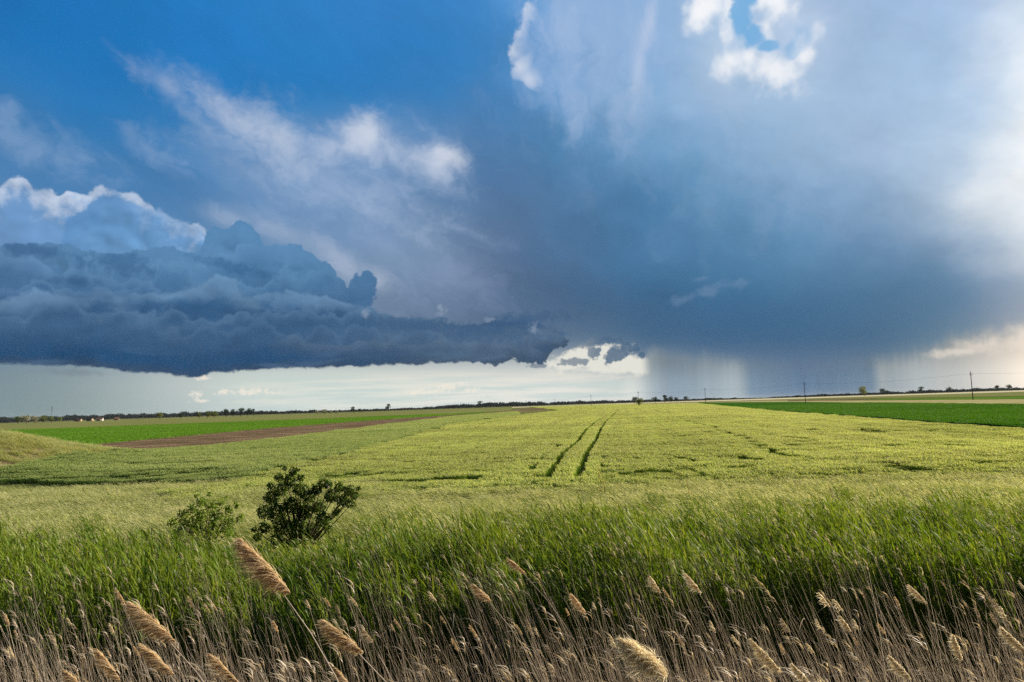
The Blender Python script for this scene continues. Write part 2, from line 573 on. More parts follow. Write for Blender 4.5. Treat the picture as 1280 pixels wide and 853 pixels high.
# air between base and ground, rain-free
air = n.ramp(n.ss(AZ, -45.0, 45.0, 0.0, 1.0, 'LINEAR'),
             [((xaz(x) + 45) / 90, lin(c)) for x, c in ((500, (226, 229, 218)), (780, (222, 223, 214)), (796, (196, 202, 200)), (818, (150, 164, 172)), (838, (132, 149, 163)), (860, (134, 151, 164)), (900, (148, 162, 170)),
              (915, (154, 167, 174)), (924, (152, 165, 172)), (938, (114, 136, 155)), (1000, (92, 117, 143)), (1060, (98, 121, 143)), (1090, (106, 127, 145)), (1102, (150, 160, 164)), (1114, (146, 157, 162)),
              (1150, (164, 171, 173)), (1200, (184, 185, 181)), (1245, (212, 206, 196)), (1280, (240, 228, 212)))])
lowlift = n.ss(EL, 3.6, 0.8) * 0.42 - 0.26
airc = n.scale(air, 1.0 + lowlift + (rain_n - 0.5) * 0.22 * n.ss(AZ, xaz(800), xaz(815)) * n.ss(AZ, xaz(1220), xaz(1120)) + (rain_s - 0.5) * 0.12)
storm_side = n.ss(AZ, xaz(770), xaz(806))
col = n.mix(under * storm_side, col, airc)
# warm lit scraps at the right end of the base
scr = union([dot_at(1240, 430, 70, 14, 6), dot_at(1280, 424, 60, 20), dot_at(1200, 440, 60, 8)], 0.1)
col = n.mix(n.ss(scr + (bn - 0.5) * 1.4, 0.1, 0.9) * 0.55, col, lin((244, 232, 218)))
# dark rough underside
ud = n.ss(EL - base - (bn - 0.5) * 1.2, 2.6, 0.2) * (1.0 - under) * storm_side * n.ss(AZ, xaz(1200), xaz(1080))
col = n.mix(ud * 0.30, col, lin((66, 98, 134)))

# (only the part of the map that holds the bank, to save time)
_full = (AZ, EL, P, w2, col, rain_n)
_sl = (slice(0, int((20.5 - SKY_E0) / (SKY_E1 - SKY_E0) * SKY_H)), slice(0, int((15.0 + SKY_AZ) / (2 * SKY_AZ) * SKY_W)))


def cut(v):
    return VecF(tuple(q[_sl] if isinstance(q, np.ndarray) else q for q in v)) if isinstance(v, VecF) else v[_sl]


AZ, EL, P, w2, col, rain_n = [cut(v) for v in _full]
bot = curve([(-60, 458), (0, 458), (60, 459), (120, 462), (150, 465), (190, 467), (215, 469), (240, 472), (262, 469), (290, 466), (340, 463), (400, 461), (450, 460), (520, 457), (600, 456), (650, 456), (676, 453), (690, 446), (704, 436), (712, 427), (730, 418), (770, 410)])
# ---- cumulus bank on the left, three depths
def puffs(scale, seed, det=3):
    q = n.vadd(P, (seed, seed * 0.37, 0))
    wq = n.noise(q, scale * 1.2, 3, 0.5, color=True)
    q1 = n.vadd(q, centred(wq, (0.5 / scale, 0.5 / scale, 0)))
    h = 0.55 * n.voro(n.vmul(q1, (0.9, 1.15, 1.0)), scale, det, 0.5) + 0.45 * (0.75 - n.billow(n.vmul(q1, (0.9, 1.1, 1)), scale * 0.8, 6, 0.52))
    k = max(1, int(0.16 / scale * SKY_W / (2 * SKY_AZ)))
    hb = blur(h, max(1, k // 3))
    litv = np.roll(hb, (-k, -k), (0, 1)) - np.roll(hb, (k // 2, k // 2), (0, 1))
    return h, np.clip(litv, -0.6, 0.6)


# back: sunlit white heads
h, lit = puffs(0.42, 11.0, 3)
fine = n.noise(P, 1.3, 6, 0.6)
top = curve([(-60, 205), (0, 228), (14, 219), (30, 219), (42, 236), (56, 236), (70, 243), (84, 238), (100, 240), (116, 234), (124, 231), (150, 239), (176, 243), (190, 254), (200, 268), (215, 273), (250, 280), (290, 300), (330, 320)])
sd = top - EL + (0.42 - h) * 1.2 + (fine - 0.5) * 0.45
a1 = n.ss(sd, 0.0, 0.28) * n.ss(AZ, azel(320, 280)[0], azel(255, 280)[0]) * n.ss(EL - bot, 0.6, 1.4)
rimn = n.noise(P, 0.16, 3, 0.5)
depth = n.ss(sd + (fine - 0.5) * 2.0 + (h - 0.42) * 1.8 + (rimn - 0.5) * 2.2, -0.5, 2.4)
c1 = n.mix(depth, lin((208, 215, 229)), lin((112, 150, 196)))
c1 = n.mix(n.ss(sd, 4.0, 7.5), c1, lin((104, 144, 190)))
c1 = n.scale(c1, 1.0 + lit * 0.55)
col = n.mix(a1, col, c1)
# a nearer shoulder before it, blue and in shade
h, lit = puffs(0.5, 23.0, 3)
fine2 = n.noise(n.vadd(P, (9, 4, 2)), 1.2, 6, 0.6)
sd = union([blob(137, 275, 30), blob(112, 300, 34), blob(160, 290, 34), blob(195, 300, 36), blob(150, 330, 60), blob(228, 305, 26), blob(245, 315, 24)], 0.3) + (0.42 - h) * 0.9 + (fine2 - 0.5) * 0.5
a2 = n.ss(sd, 0.0, 0.35)
c2 = n.mix(n.ss(sd, 0.0, 2.2), lin((96, 140, 190)), lin((104, 146, 190)))
c2 = n.mix(n.ss(AZ, azel(130, 290)[0], azel(215, 290)[0]) * n.ss(sd + (fine2 - 0.5) * 2.0, 1.6, 0.0) * 0.8, c2, lin((172, 191, 219)))
c2 = n.scale(c2, 1.0 + lit * 0.8 + (fine2 - 0.5) * 0.12)
col = n.mix(a2 * 0.92, col, c2)
# middle: grey-blue towers
h, lit = puffs(0.62, 5.0, 3)
fine3 = n.noise(n.vadd(P, (1, 14, 7)), 1.5, 6, 0.62)
top = curve([(-60, 305), (0, 305), (60, 302), (110, 312), (150, 316), (190, 308), (215, 306), (232, 316), (250, 312), (256, 296), (268, 290), (280, 287), (292, 281), (312, 281), (322, 290), (330, 305), (350, 306), (362, 304), (376, 308), (390, 316), (400, 326), (412, 330), (420, 340), (430, 350), (440, 372), (470, 400), (500, 420)])
tw = union([blob(447, 356, 13), blob(460, 352, 13), blob(452, 368, 18), blob(436, 378, 20), blob(302, 294, 18), blob(270, 300, 16)], 0.15)
sd = smax(top - EL, tw, 0.15) + (0.40 - h) * 0.62 + (fine3 - 0.5) * 0.55
a3 = n.ss(sd, 0.0, 0.16) * n.ss(EL - bot, 0.6, 1.4)
lay = n.noise(n.vmul(n.vadd(P, centred(w2, (2.0, 1.4, 0))), (0.14, 0.42, 1)), 1.0, 5, 0.5)   # flat dark shelves
c3 = n.mix(n.ss(EL - bot, 9.5, 3.0), lin((92, 131, 170)), lin((60, 95, 133)))
c3 = n.mix(n.ss(AZ, azel(380, 330)[0], azel(470, 330)[0]) * 0.6, c3, lin((70, 108, 148)))
c3 = n.mix(n.ss(lay, 0.50, 0.78) * 0.6 * n.ss(sd, 0.3, 1.4), c3, lin((54, 88, 128)))
c3 = n.mix(n.ss(lay, 0.48, 0.25) * 0.40 * n.ss(sd, 0.3, 1.8), c3, lin((104, 140, 178)))
c3 = n.scale(c3, 1.0 + lit * 0.45 * n.ss(sd, -0.1, 1.2))
col = n.mix(a3, col, c3)
# heads within the bank, one behind another: each lighter along its top, sinking into shade below
def ridge(y0, x0, x1, amp, scl, seed, top_c, low_c, a_top, a_low, run):
    q = n.vadd(P, (seed * 7.3, seed * 3.1, 0))
    wob = n.noise(VecF((q[0], q[0] * 0 + seed, 0)), scl * 0.7, 3, 0.5) - 0.5
    hh = 0.5 * n.voro(n.vadd(n.vmul(q, (0.8, 1.1, 1)), centred(n.noise(q, scl, 3, 0.5, color=True), (0.5, 0.5, 0))), scl, 3, 0.5) + 0.5 * (0.75 - n.billow(q, scl * 0.9, 6, 0.5))
    t0 = curve([(-60, y0), (0, y0), (320, y0 - 1), (640, y0 + 2), (1280, y0)]) + wob * amp * 3.4
    s_ = t0 - EL + (0.42 - hh) * amp * 2.0
    m_ = n.ss(s_, 0.0, 0.30) * n.ss(AZ, azel(x0, y0)[0] - 2, azel(x0, y0)[0] + 4) * n.ss(AZ, azel(x1, y0)[0], azel(x1, y0)[0] - 7)
    c_ = n.mix(n.ss(s_, 0.0, run), lin(top_c), lin(low_c))
    al = a_top + (a_low - a_top) * n.ss(s_, 0.0, run * 1.3)
    return m_ * al * n.ss(s_, run * 3.2, run * 1.2), n.scale(c_, 1.0 + (0.42 - hh) * 0.55)


for args in ((316, -60, 430, 1.2, 0.30, 1, (100, 138, 177), (72, 108, 148), 0.75, 0.4, 1.7),
             (340, 40, 470, 1.3, 0.40, 2, (94, 132, 170), (64, 100, 140), 0.75, 0.5, 1.5),
             (358, -60, 330, 1.1, 0.46, 3, (90, 126, 164), (58, 94, 134), 0.7, 0.5, 1.3)):
    m_, c_ = ridge(*args)
    col = n.mix(m_ * a3, col, c_)
# dark flat scraps across the towers
scl = union([dot_at(35, 312, 60, 14, -6), dot_at(150, 325, 46, 15, -4), dot_at(150, 332, 90, 14, -4), dot_at(290, 334, 75, 11, -14), dot_at(90, 352, 40, 9)], 0.15)
col = n.mix(n.ss(scl + (fine3 - 0.5) * 1.2 + (0.4 - h) * 0.8, 0.1, 0.9) * 0.62 * a3, col, lin((50, 84, 126)))
# front: the long dark shelf
h, lit = puffs(0.55, 31.0, 3)
top = curve([(-60, 372), (0, 372), (60, 366), (120, 360), (150, 370), (185, 362), (215, 368), (240, 358), (270, 352), (300, 358), (340, 366), (380, 372), (430, 378), (455, 388), (480, 394), (520, 398), (545, 400), (575, 406), (600, 404), (615, 398), (650, 396), (690, 406), (700, 418), (712, 424), (722, 440), (760, 470)])
fb = n.noise(n.vadd(n.vmul(P, (0.7, 1.2, 1)), (5, 5, 5)), 1.5, 6, 0.62)
big4 = n.billow(n.vadd(P, (31, 7, 0)), 0.26, 6, 0.5)
sdt = top - EL + (0.40 - h) * 0.9 + (0.55 - big4) * 1.3 + (fine2 - 0.5) * 0.5
rag = n.noise(n.vadd(P, (3, 8, 0)), 0.5, 6, 0.62)
sdb = EL - bot + (fb - 0.5) * 0.36 + (rag - 0.5) * n.ss(AZ, azel(420, 440)[0], azel(700, 440)[0], 0.45, 1.7)
a4 = n.ss(sdt, -0.05, 0.35) * n.ss(sdb, 0.0, 0.22)
c4 = n.mix(n.ss(sdb, 0.15, 1.0), lin((52, 76, 104)), lin((38, 77, 115)))
c4 = n.mix(n.ss(sdb, 1.2, 2.6), c4, lin((62, 97, 132)))
c4 = n.mix(n.ss(sdb, 3.4, 4.4), c4, lin((52, 86, 124)))
c4 = n.mix(n.ss(sdt, 2.0, 0.2) * n.ss(sdb, 2.5, 4.5), c4, lin((100, 134, 168)))
c4 = n.scale(c4, 1.0 + (0.5 - big4) * 0.30)
right4 = n.ss(AZ, azel(330, 430)[0], azel(600, 430)[0])
c4r = n.mix(n.ss(sdb, 0.0, 2.4), lin((66, 86, 108)), lin((90, 112, 137)))
c4r = n.mix(n.ss(sdb, 2.2, 3.4), c4r, lin((66, 94, 126)))
c4 = n.mix(right4 * 0.85, c4, c4r)
lay2 = n.noise(n.vmul(n.vadd(P, centred(w2, (2.0, 1.2, 0))), (0.10, 0.6, 1)), 1.1, 4, 0.5)
c4 = n.mix(n.ss(lay2, 0.50, 0.78) * 0.5, c4, lin((44, 79, 117)))
c4 = n.mix(n.ss(lay2, 0.50, 0.25) * 0.3, c4, lin((100, 130, 162)))
c4 = n.scale(c4, 1.0 + lit * 0.30 * n.ss(sdb, 0.3, 2.0))
col = n.mix(a4, col, c4)
for args in ((390, -60, 520, 1.1, 0.42, 4, (88, 121, 154), (56, 89, 125), 0.65, 0.5, 1.2),
             (412, 160, 640, 0.9, 0.50, 5, (82, 112, 144), (54, 84, 118), 0.5, 0.45, 1.1),
             (428, 340, 740, 0.55, 0.5, 7, (92, 114, 138), (68, 90, 116), 0.5, 0.4, 1.2)):
    m_, c_ = ridge(*args)
    col = n.mix(m_ * a4 * n.ss(sdb, 0.6, 1.6), col, c_)
# dark rough roll along the right of the shelf
rl = union([dot_at(600, 418, 120, 17, -4), dot_at(520, 407, 70, 12, -8), dot_at(660, 398, 80, 11, 2)], 0.2)
col = n.mix(n.ss(rl + (fine3 - 0.5) * 1.3, 0.05, 0.8) * 0.6, col, lin((62, 94, 130)))
# bright gaps along its top
gp = union([dot_at(552, 388, 9, 9), dot_at(612, 400, 10, 5), dot_at(668, 412, 12, 9), dot_at(456, 390, 8, 8)], 0.05)
col = n.mix(n.ss(gp + (fine3 - 0.5) * 2.4, 0.1, 1.0) * 0.4, col, lin((160, 174, 194)))
# bright opening and scud at the shelf's right end
op = union([dot_at(735, 447, 60, 17, 10), dot_at(770, 455, 50, 16), dot_at(712, 452, 30, 12, 30), dot_at(800, 458, 24, 14)], 0.2)
col = n.mix(n.ss(op + (fb - 0.5) * 0.9, 0.0, 0.45) * n.ss(AZ, xaz(816), xaz(800)) * (1.0 - a4), col, lin((226, 225, 215)))
scud = union([dot_at(716, 453, 30, 6.5, 2), dot_at(743, 442, 12, 9, 25), dot_at(772, 443, 24, 12, 20), dot_at(785, 435, 18, 10, 0), dot_at(803, 445, 6, 6),
              dot_at(750, 428, 40, 7, 5), dot_at(672, 458, 14, 3.5)], 0.1)
scm = n.ss(scud + (fine3 - 0.5) * 1.5 + (0.4 - h) * 0.5, 0.15, 0.5)
cs = n.mix(n.ss(AZ, xaz(725), xaz(760)), lin((128, 140, 152)), lin((78, 106, 134)))
col = n.mix(scm * 0.9, col, cs)
# rain on the far left under the shelf
lr = n.ss(AZ, azel(150, 490)[0], azel(60, 490)[0]) * n.ss(EL, 2.0, 0.2)
col = n.scale(col, 1.0 + (rain_n - 0.5) * 0.10 * lr)
lv = union([dot_at(95, 466, 60, 7, -2)], 0)
col = n.mix(n.ss(lv + (fb - 0.5) * 1.2, 0.1, 0.9) * 0.5, col, lin((118, 130, 140)))

_part = col
AZ, EL, P, w2, col, rain_n = _full
col[_sl] = _part

# under the horizon: the dull brown-green of far ground
col = n.mix(n.ss(EL, 0.0, -1.5), col, lin((95, 105, 80)))

# a coarse map of the whole sky for what lies outside the view
WW, WH = 144, 40
_wa = np.linspace(-180, 180, WW)
_we = np.linspace(0, 90, WH)
WIDE = np.zeros((WH, WW, 3), np.float32)
AWAY_C, TOP_C = np.array(lin((62, 82, 112))), np.array(lin((62, 108, 168)))
LOW_C = np.array(lin((96, 106, 118)))
for jj, e_ in enumerate(_we):
    gl_ = np.array([np.interp(e_, ELS, [lin(SUNGLOW[k])[c] for k in ELS]) for c in range(3)])
    bk_ = LOW_C + (AWAY_C - LOW_C) * min(1, e_ / 14.0)
    for ii, a_ in enumerate(_wa):
        f_ = min(max((a_ - 40) / 8.0, 0), 1) * min(max((100 - a_) / 30.0, 0), 1)
        c_ = bk_ + (gl_ - bk_) * f_
        if -50 < a_ < 50:
            c_ = np.array(grid_at(*px_of(max(min(a_, 37), -37), min(e_, 30)))) if a_ < 40 else c_
        u_ = min(max((e_ - 33) / 30.0, 0), 1)
        WIDE[jj, ii] = c_ + (TOP_C - c_) * u_


def sky_map(name, rgb, alpha):
    h_, w_ = rgb.shape[:2]
    im = bpy.data.images.new(name, w_, h_, alpha=True, float_buffer=True)
    im.colorspace_settings.name = 'Non-Color'
    im.alpha_mode = 'CHANNEL_PACKED'
    buf = np.empty((h_, w_, 4), np.float32)
    buf[..., :3] = np.clip(rgb, 0, 4)
    buf[..., 3] = alpha
    im.pixels.foreach_set(buf.ravel())
    im.update()
    im.pack()
    return im


FRONT_IM = sky_map('storm sky', col, 1.0 - CLEAR)
WIDE_IM = sky_map('wide sky', WIDE, 1.0)

world = bpy.data.worlds.new('World')
SC.world = world
world.use_nodes = True
WT = world.node_tree
WT.nodes.clear()
w = NT(WT)
STR = 0.1
EXPO = 1.00                       # exposed a little over, so the sky is set as much lower
KSKY = 2.0 ** -EXPO
tc = w.node('ShaderNodeTexCoord')
dx, dy, dz = w.sep(X(w, tc.outputs['Generated']))
az = w.m('ARCTAN2', dx, dy) * DEG
el = w.m('ARCSINE', dz) * DEG


def tex(im, u, v):
    t = w.node('ShaderNodeTexImage', interpolation='Linear', extension='EXTEND')
    t.image = im
    w.put(t.inputs[0], w.xyz(u, v, 0.0))
    return X(w, t.outputs['Color']), X(w, t.outputs['Alpha'])


fc, fa = tex(FRONT_IM, w.ss(az, -SKY_AZ, SKY_AZ, typ='LINEAR'), w.ss(el, SKY_E0, SKY_E1, typ='LINEAR'))
wc, wa = tex(WIDE_IM, w.ss(az, -180.0, 180.0, typ='LINEAR'), w.ss(el, 0.0, 90.0, typ='LINEAR'))
sky = w.node('ShaderNodeTexSky', sky_type='NISHITA')
sky.sun_disc = False
sky.sun_elevation = R(SUN_EL)
sky.sun_rotation = R(SUN_AZ)
sky.dust_density = 0.6
sky.ozone_density = 3.0
# blue air through the gaps (the sky texture), clouds over it
cloud = w.scale(w.mix(fa, w.vmul(X(w, sky.outputs[0]), (0.05, 0.12, 0.15)), fc), KSKY / STR)
outside = w.ss(w.m('ABSOLUTE', az), 42.0, 44.0).max(w.ss(el, 32.0, 34.9))
colr = w.mix(outside, cloud, w.scale(wc, KSKY / STR))
bg = w.node('ShaderNodeBackground')
bg.inputs['Strength'].default_value = STR
w.put(bg.inputs['Color'], colr)
wo = w.node('ShaderNodeOutputWorld')
WT.links.new(bg.outputs[0], wo.inputs['Surface'])
world.cycles.sampling_method = 'MANUAL'
world.cycles.sample_map_resolution = 512

SC.cycles.use_denoising = False
SC.cycles.max_bounces = 8
SC.cycles.transparent_max_bounces = 4
SC.view_settings.view_transform = 'Standard'
SC.view_settings.look = 'None'
SC.view_settings.exposure = EXPO
SC.view_settings.gamma = 1.0
SC.view_settings.use_curve_mapping = False
# ------------------------------------------------------------------ terrain
_PY = [-60, -8, 1.2, 2.6, 4.0, 7.0, 9.5, 12.0, 15.0, 19.0, 24.0, 30.0]
_PZ = [2.8, 2.8, 2.75, 2.2, 1.35, 0.10, -0.75, -0.95, -0.70, -0.20, 0.0, 0.0]


def wave(x, y, s, k=0):
    return perlin(np.asarray(x, np.float32) * s + 13.7 * k, np.asarray(y, np.float32) * s + 5.1 * k, 60 + k)


def zt(x, y):
    """height of the land"""
    x, y = np.asarray(x, np.float64), np.asarray(y, np.float64)
    yy = y + 0.5 * np.sin(x * 0.13) + 0.25 * np.sin(x * 0.41 + 1.0)
    yy = np.where(y < 2, y, yy)
    z = np.interp(yy, _PY, _PZ)
    # smooth the corners of the profile
    z = 0.5 * z + 0.25 * (np.interp(yy - 0.9, _PY, _PZ) + np.interp(yy + 0.9, _PY, _PZ))
    near = np.clip((300 - np.hypot(x, y)) / 200, 0, 1)
    z = z + near * (0.06 * wave(x, y, 0.09) + 0.05 * wave(x, y, 0.3, 1))
    # grassy knoll on the left
    z = z + 3.3 * np.exp(-0.5 * (((x + 50.5) / 7.2) ** 2 + ((y - 64) / 8.0) ** 2)) * (1 + 0.10 * wave(x, y, 0.2, 2))
    return z


def tag(o, label=None, cat=None, group=None, kind=None):
    if label:
        o['label'] = label
    if cat:
        o['category'] = cat
    if group:
        o['group'] = group
    if kind:
        o['kind'] = kind
    return o


def mesh_obj(name, verts, faces, mats, parent=None, mi=None, smooth=True, link=True):
    """verts (N,3); faces (M,4) int array with -1 in the last place for triangles, or a list"""
    me = bpy.data.meshes.new(name)
    verts = np.asarray(verts, np.float32)
    if isinstance(faces, np.ndarray) and faces.shape[1] in (3, 4):
        k = faces.shape[1]
        me.vertices.add(len(verts))
        me.vertices.foreach_set('co', verts.ravel())
        me.loops.add(faces.size)
        me.loops.foreach_set('vertex_index', faces.ravel().astype(np.int32))
        me.polygons.add(len(faces))
        me.polygons.foreach_set('loop_start', np.arange(0, faces.size, k, dtype=np.int32))
        if mi is not None:
            me.polygons.foreach_set('material_index', np.asarray(mi, np.int32))
        if smooth:
            me.polygons.foreach_set('use_smooth', np.ones(len(faces), bool))
        me.update(calc_edges=True)
    else:
        me.from_pydata([tuple(v) for v in verts], [], [tuple(f) for f in faces])
        if mi is not None:
            me.polygons.foreach_set('material_index', np.asarray(mi, np.int32))
        if smooth:
            me.polygons.foreach_set('use_smooth', np.ones(len(me.polygons), bool))
    for m_ in (mats if isinstance(mats, (list, tuple)) else [mats]):
        me.materials.append(m_)
    o = bpy.data.objects.new(name, me)
    if link:
        COL.objects.link(o)
    if parent:
        o.parent = parent
    return o


def empty(name, loc, rz=0.0):
    o = bpy.data.objects.new(name, None)
    o.empty_display_size = 0.2
    COL.objects.link(o)
    o.location = loc
    o.rotation_euler = (0, 0, rz)
    return o


# ------------------------------------------------------------------ materials
def mat(name, build):
    m_ = bpy.data.materials.new(name)
    m_.use_nodes = True
    m_.node_tree.nodes.clear()
    t = NT(m_.node_tree)
    out = t.node('ShaderNodeOutputMaterial')
    s_ = build(t)
    m_.node_tree.links.new(s_, out.inputs['Surface'])
    return m_


def world_pos(t):
    g = t.node('ShaderNodeNewGeometry')
    return X(t, g.outputs['Position'])


def leaf_shader(t, c, trans=0.4, gloss=0.06, rough=0.45, tcol=None):
    d = t.node('ShaderNodeBsdfDiffuse')
    t.put(d.inputs['Color'], c)
    tr = t.node('ShaderNodeBsdfTranslucent')
    t.put(tr.inputs['Color'], tcol if tcol is not None else c)
    m1 = t.node('ShaderNodeMixShader')
    m1.inputs[0].default_value = trans
    t.t.links.new(d.outputs[0], m1.inputs[1])
    t.t.links.new(tr.outputs[0], m1.inputs[2])
    if gloss <= 0:
        return m1.outputs[0]
    g = t.node('ShaderNodeBsdfGlossy')
    g.inputs['Roughness'].default_value = rough
    g.inputs['Color'].default_value = (1, 1, 1, 1)
    m2 = t.node('ShaderNodeMixShader')
    m2.inputs[0].default_value = gloss
    t.t.links.new(m1.outputs[0], m2.inputs[1])
    t.t.links.new(g.outputs[0], m2.inputs[2])
    return m2.outputs[0]


def leaf_mat(name, c1, c2, trans=0.4, gloss=0.05, big=0.08, small=2.5, tboost=1.25, c3=None, warm=1.0, rows=0.0):
    """two tones that change from plant to plant and, slowly, over the land"""
    def b(t):
        p = world_pos(t)
        a = t.noise(p, big, 2, 0.5)
        s_ = t.noise(p, small, 2, 0.5)
        f = t.ss(a * 0.55 + s_ * 0.45, 0.34, 0.66)
        c = t.mix(f, c1, c2)
        if rows:
            # sown rows: strips of a slightly other tone along the line of drilling
            x_, y_, z_ = t.sep(p)
            q = t.xyz((x_ - y_ * 0.155) * 0.30, y_ * 0.010, 0.0)
            c = t.scale(c, t.ss(t.noise(q, 1.0, 4, 0.65), 0.30, 0.70, 1.0 - rows, 1.0 + rows))
            q2 = t.noise(t.xyz(x_ * 0.018, y_ * 0.045, 3.0), 1.0, 3, 0.5)
            c = t.scale(c, t.ss(q2, 0.32, 0.68, 1.0 - rows * 0.8, 1.0 + rows * 0.8))
        if c3:
            oi = t.node('ShaderNodeNewGeometry')
            rn = X(t, oi.outputs['Random Per Island'])
            c = t.mix(t.ss(rn, 0.55, 0.95), c, c3)
        return leaf_shader(t, c, trans, gloss, tcol=t.vmul(c, (tboost * (1 + 0.1 * warm), tboost, tboost * (1 - 0.3 * warm))))
    return mat(name, b)


def b_ground(t):
    p = world_pos(t)
    x_, y_, z_ = t.sep(p)
    a = t.noise(p, 0.35, 4, 0.6)
    f = t.noise(p, 5.0, 4, 0.6)
    c = t.mix(f, (0.020, 0.016, 0.009), (0.060, 0.046, 0.026))
    c = t.mix(t.ss(a, 0.40, 0.65), c, (0.030, 0.036, 0.012))
    g = t.mix(t.noise(p, 0.9, 4, 0.6), (0.060, 0.085, 0.020), (0.130, 0.135, 0.045))
    c = t.mix(t.ss(y_, 17.0, 26.0), c, g)
    # tan earth where the knoll's foot is worn bare
    kx = (x_ + 40.5) * 0.16 + (y_ - 60.0) * -0.075
    ky = (y_ - 60.0) * 0.075
    bare = 1.0 - t.m('SQRT', kx * kx + ky * ky)
    c = t.mix(t.ss(bare + (a - 0.5) * 1.5, 0.05, 0.6), c, t.mix(f, (0.20, 0.155, 0.07), (0.27, 0.215, 0.10)))
    # far land: strips of other crops
    far = t.noise(t.vmul(p, (0.0016, 0.006, 0.0)), 1.0, 3, 0.5)
    fc_ = t.mix(t.ss(far, 0.35, 0.62), (0.085, 0.115, 0.028), (0.20, 0.19, 0.075))
    c = t.mix(t.ss(y_, 90.0, 160.0), c, fc_)
    bs = t.node('ShaderNodeBsdfDiffuse')
    t.put(bs.inputs[0], c)
    bp = t.node('ShaderNodeBump')
    bp.inputs['Strength'].default_value = 0.6
    bp.inputs['Distance'].default_value = 0.05
    t.put(bp.inputs['Height'], f)
    t.t.links.new(bp.outputs[0], bs.inputs['Normal'])
    return bs.outputs[0]


M_GROUND = mat('ground', b_ground)

# one sheet from behind the camera to the horizon
_ys = np.concatenate([np.linspace(-60, -4, 12), np.linspace(-3, 40, 150), np.linspace(40.6, 100, 90), np.geomspace(102, 14000, 70)])
_ts = np.concatenate([np.linspace(-1, -0.3, 26)[:-1], np.linspace(-0.3, 0.3, 90), np.linspace(0.3, 1, 26)[1:]])
_tg, _yg = np.meshgrid(np.sign(_ts) * np.abs(_ts) ** 1.2, _ys)
_xg = _tg * (np.maximum(_yg, 0) * 2.4 + 70)
_zg = zt(_xg, _yg)
_nr, _nc = _xg.shape
_idx = np.arange(_nr * _nc).reshape(_nr, _nc)
_f = np.stack([_idx[:-1, :-1], _idx[:-1, 1:], _idx[1:, 1:], _idx[1:, :-1]], -1).reshape(-1, 4)
tag(mesh_obj('ground', np.stack([_xg, _yg, _zg], -1).reshape(-1, 3), _f, M_GROUND), kind='structure')


# field edges, read off the photo and laid on the land
def edge(pts, z=0.62):
    return np.array([ground(x, y, z)[:2] for x, y in pts])


E_WL = edge([(250, 606), (330, 590), (400, 573), (470, 556), (560, 530), (640, 519.5), (700, 513.0)])      # wheat | grey cereal
E_CF = edge([(-260, 612), (100, 573), (320, 551), (560, 521), (640, 514.5), (690, 512)])       # grey cereal | soil
E_SF = edge([(-260, 592), (100, 558.5), (320, 537.5), (480, 525), (600, 517), (660, 513)], 0.0)    # soil | bright green
E_GF = edge([(-260, 546), (0, 538.5), (200, 531.5), (400, 524), (560, 517.5), (640, 513.5)])       # bright green | pale
E_WR = edge([(875, 504.5), (960, 512.5), (1120, 524), (1280, 535), (1480, 549)])             # wheat | dark green
E_DF = edge([(875, 503.2), (1000, 502.6), (1280, 506.5), (1480, 509)])                       # dark green | beyond


def side_x(e, y):
    """x of an edge at the depth y (edges run into the distance)"""
    o_ = np.argsort(e[:, 1])
    return np.interp(y, e[o_, 1], e[o_, 0])


def sheet(name, poly, z, m_, label_kind='structure'):
    """a flat field of any outline, as its own thin raised bed"""
    bm = bmesh.new()
    top = [bm.verts.new((p[0], p[1], z)) for p in poly]
    f = bm.faces.new(top)
    r = bmesh.ops.extrude_face_region(bm, geom=[f])
    for v in r['geom']:
        if isinstance(v, bmesh.types.BMVert):
            v.co.z = -0.3
    bmesh.ops.recalc_face_normals(bm, faces=bm.faces)
    bmesh.ops.triangulate(bm, faces=bm.faces)
    me = bpy.data.meshes.new(name)
    bm.to_mesh(me)
    bm.free()
    me.materials.append(m_)
    o = bpy.data.objects.new(name, me)
    COL.objects.link(o)
    return tag(o, kind=label_kind)


def field_mat(name, c1, c2, s1, s2=None, bump=0.0, stripe=None):
    def b(t):
        p = world_pos(t)
        a = t.noise(t.vmul(p, s1), 1.0, 4, 0.6)
        c = t.mix(t.ss(a, 0.35, 0.65), c1, c2)
        if s2:
            q = t.noise(t.vmul(p, s2), 1.0, 3, 0.6)
            c = t.scale(c, 0.75 + q * 0.5)
        bs = t.node('ShaderNodeBsdfDiffuse')
        t.put(bs.inputs[0], c)
        if bump:
            bp = t.node('ShaderNodeBump')
            bp.inputs['Strength'].default_value = 1.0
            bp.inputs['Distance'].default_value = bump
            t.put(bp.inputs['Height'], t.noise(p, 3.0, 4, 0.7))
            t.t.links.new(bp.outputs[0], bs.inputs['Normal'])
        return bs.outputs[0]
    return mat(name, b)


M_SOIL = field_mat('ploughed soil', (0.100, 0.068, 0.036), (0.235, 0.165, 0.098), (0.10, 0.35, 0.4), (0.9, 2.2, 3), 0.25)
M_STRAW = field_mat('pale straw field', (0.50, 0.44, 0.25), (0.60, 0.54, 0.34), (0.004, 0.02, 0.1), (0.05, 0.2, 0.1))
M_TANF = field_mat('tan field', (0.30, 0.27, 0.11), (0.42, 0.36, 0.17), (0.01, 0.05, 0.1), (0.1, 0.3, 0.1))
M_OLIVE = field_mat('olive meadow', (0.14, 0.16, 0.045), (0.22, 0.22, 0.075), (0.01, 0.04, 0.1), (0.1, 0.3, 0.1))
M_MIDG = field_mat('green meadow', (0.070, 0.145, 0.014), (0.11, 0.19, 0.024), (0.01, 0.04, 0.1), (0.1, 0.3, 0.1))
M_DARKG = field_mat('dark crop', (0.030, 0.095, 0.008), (0.045, 0.125, 0.012), (0.05, 0.1, 0.1), (0.4, 0.8, 0.1))


def quad_px(pts):
    return [ground(x, y) for x, y in pts]
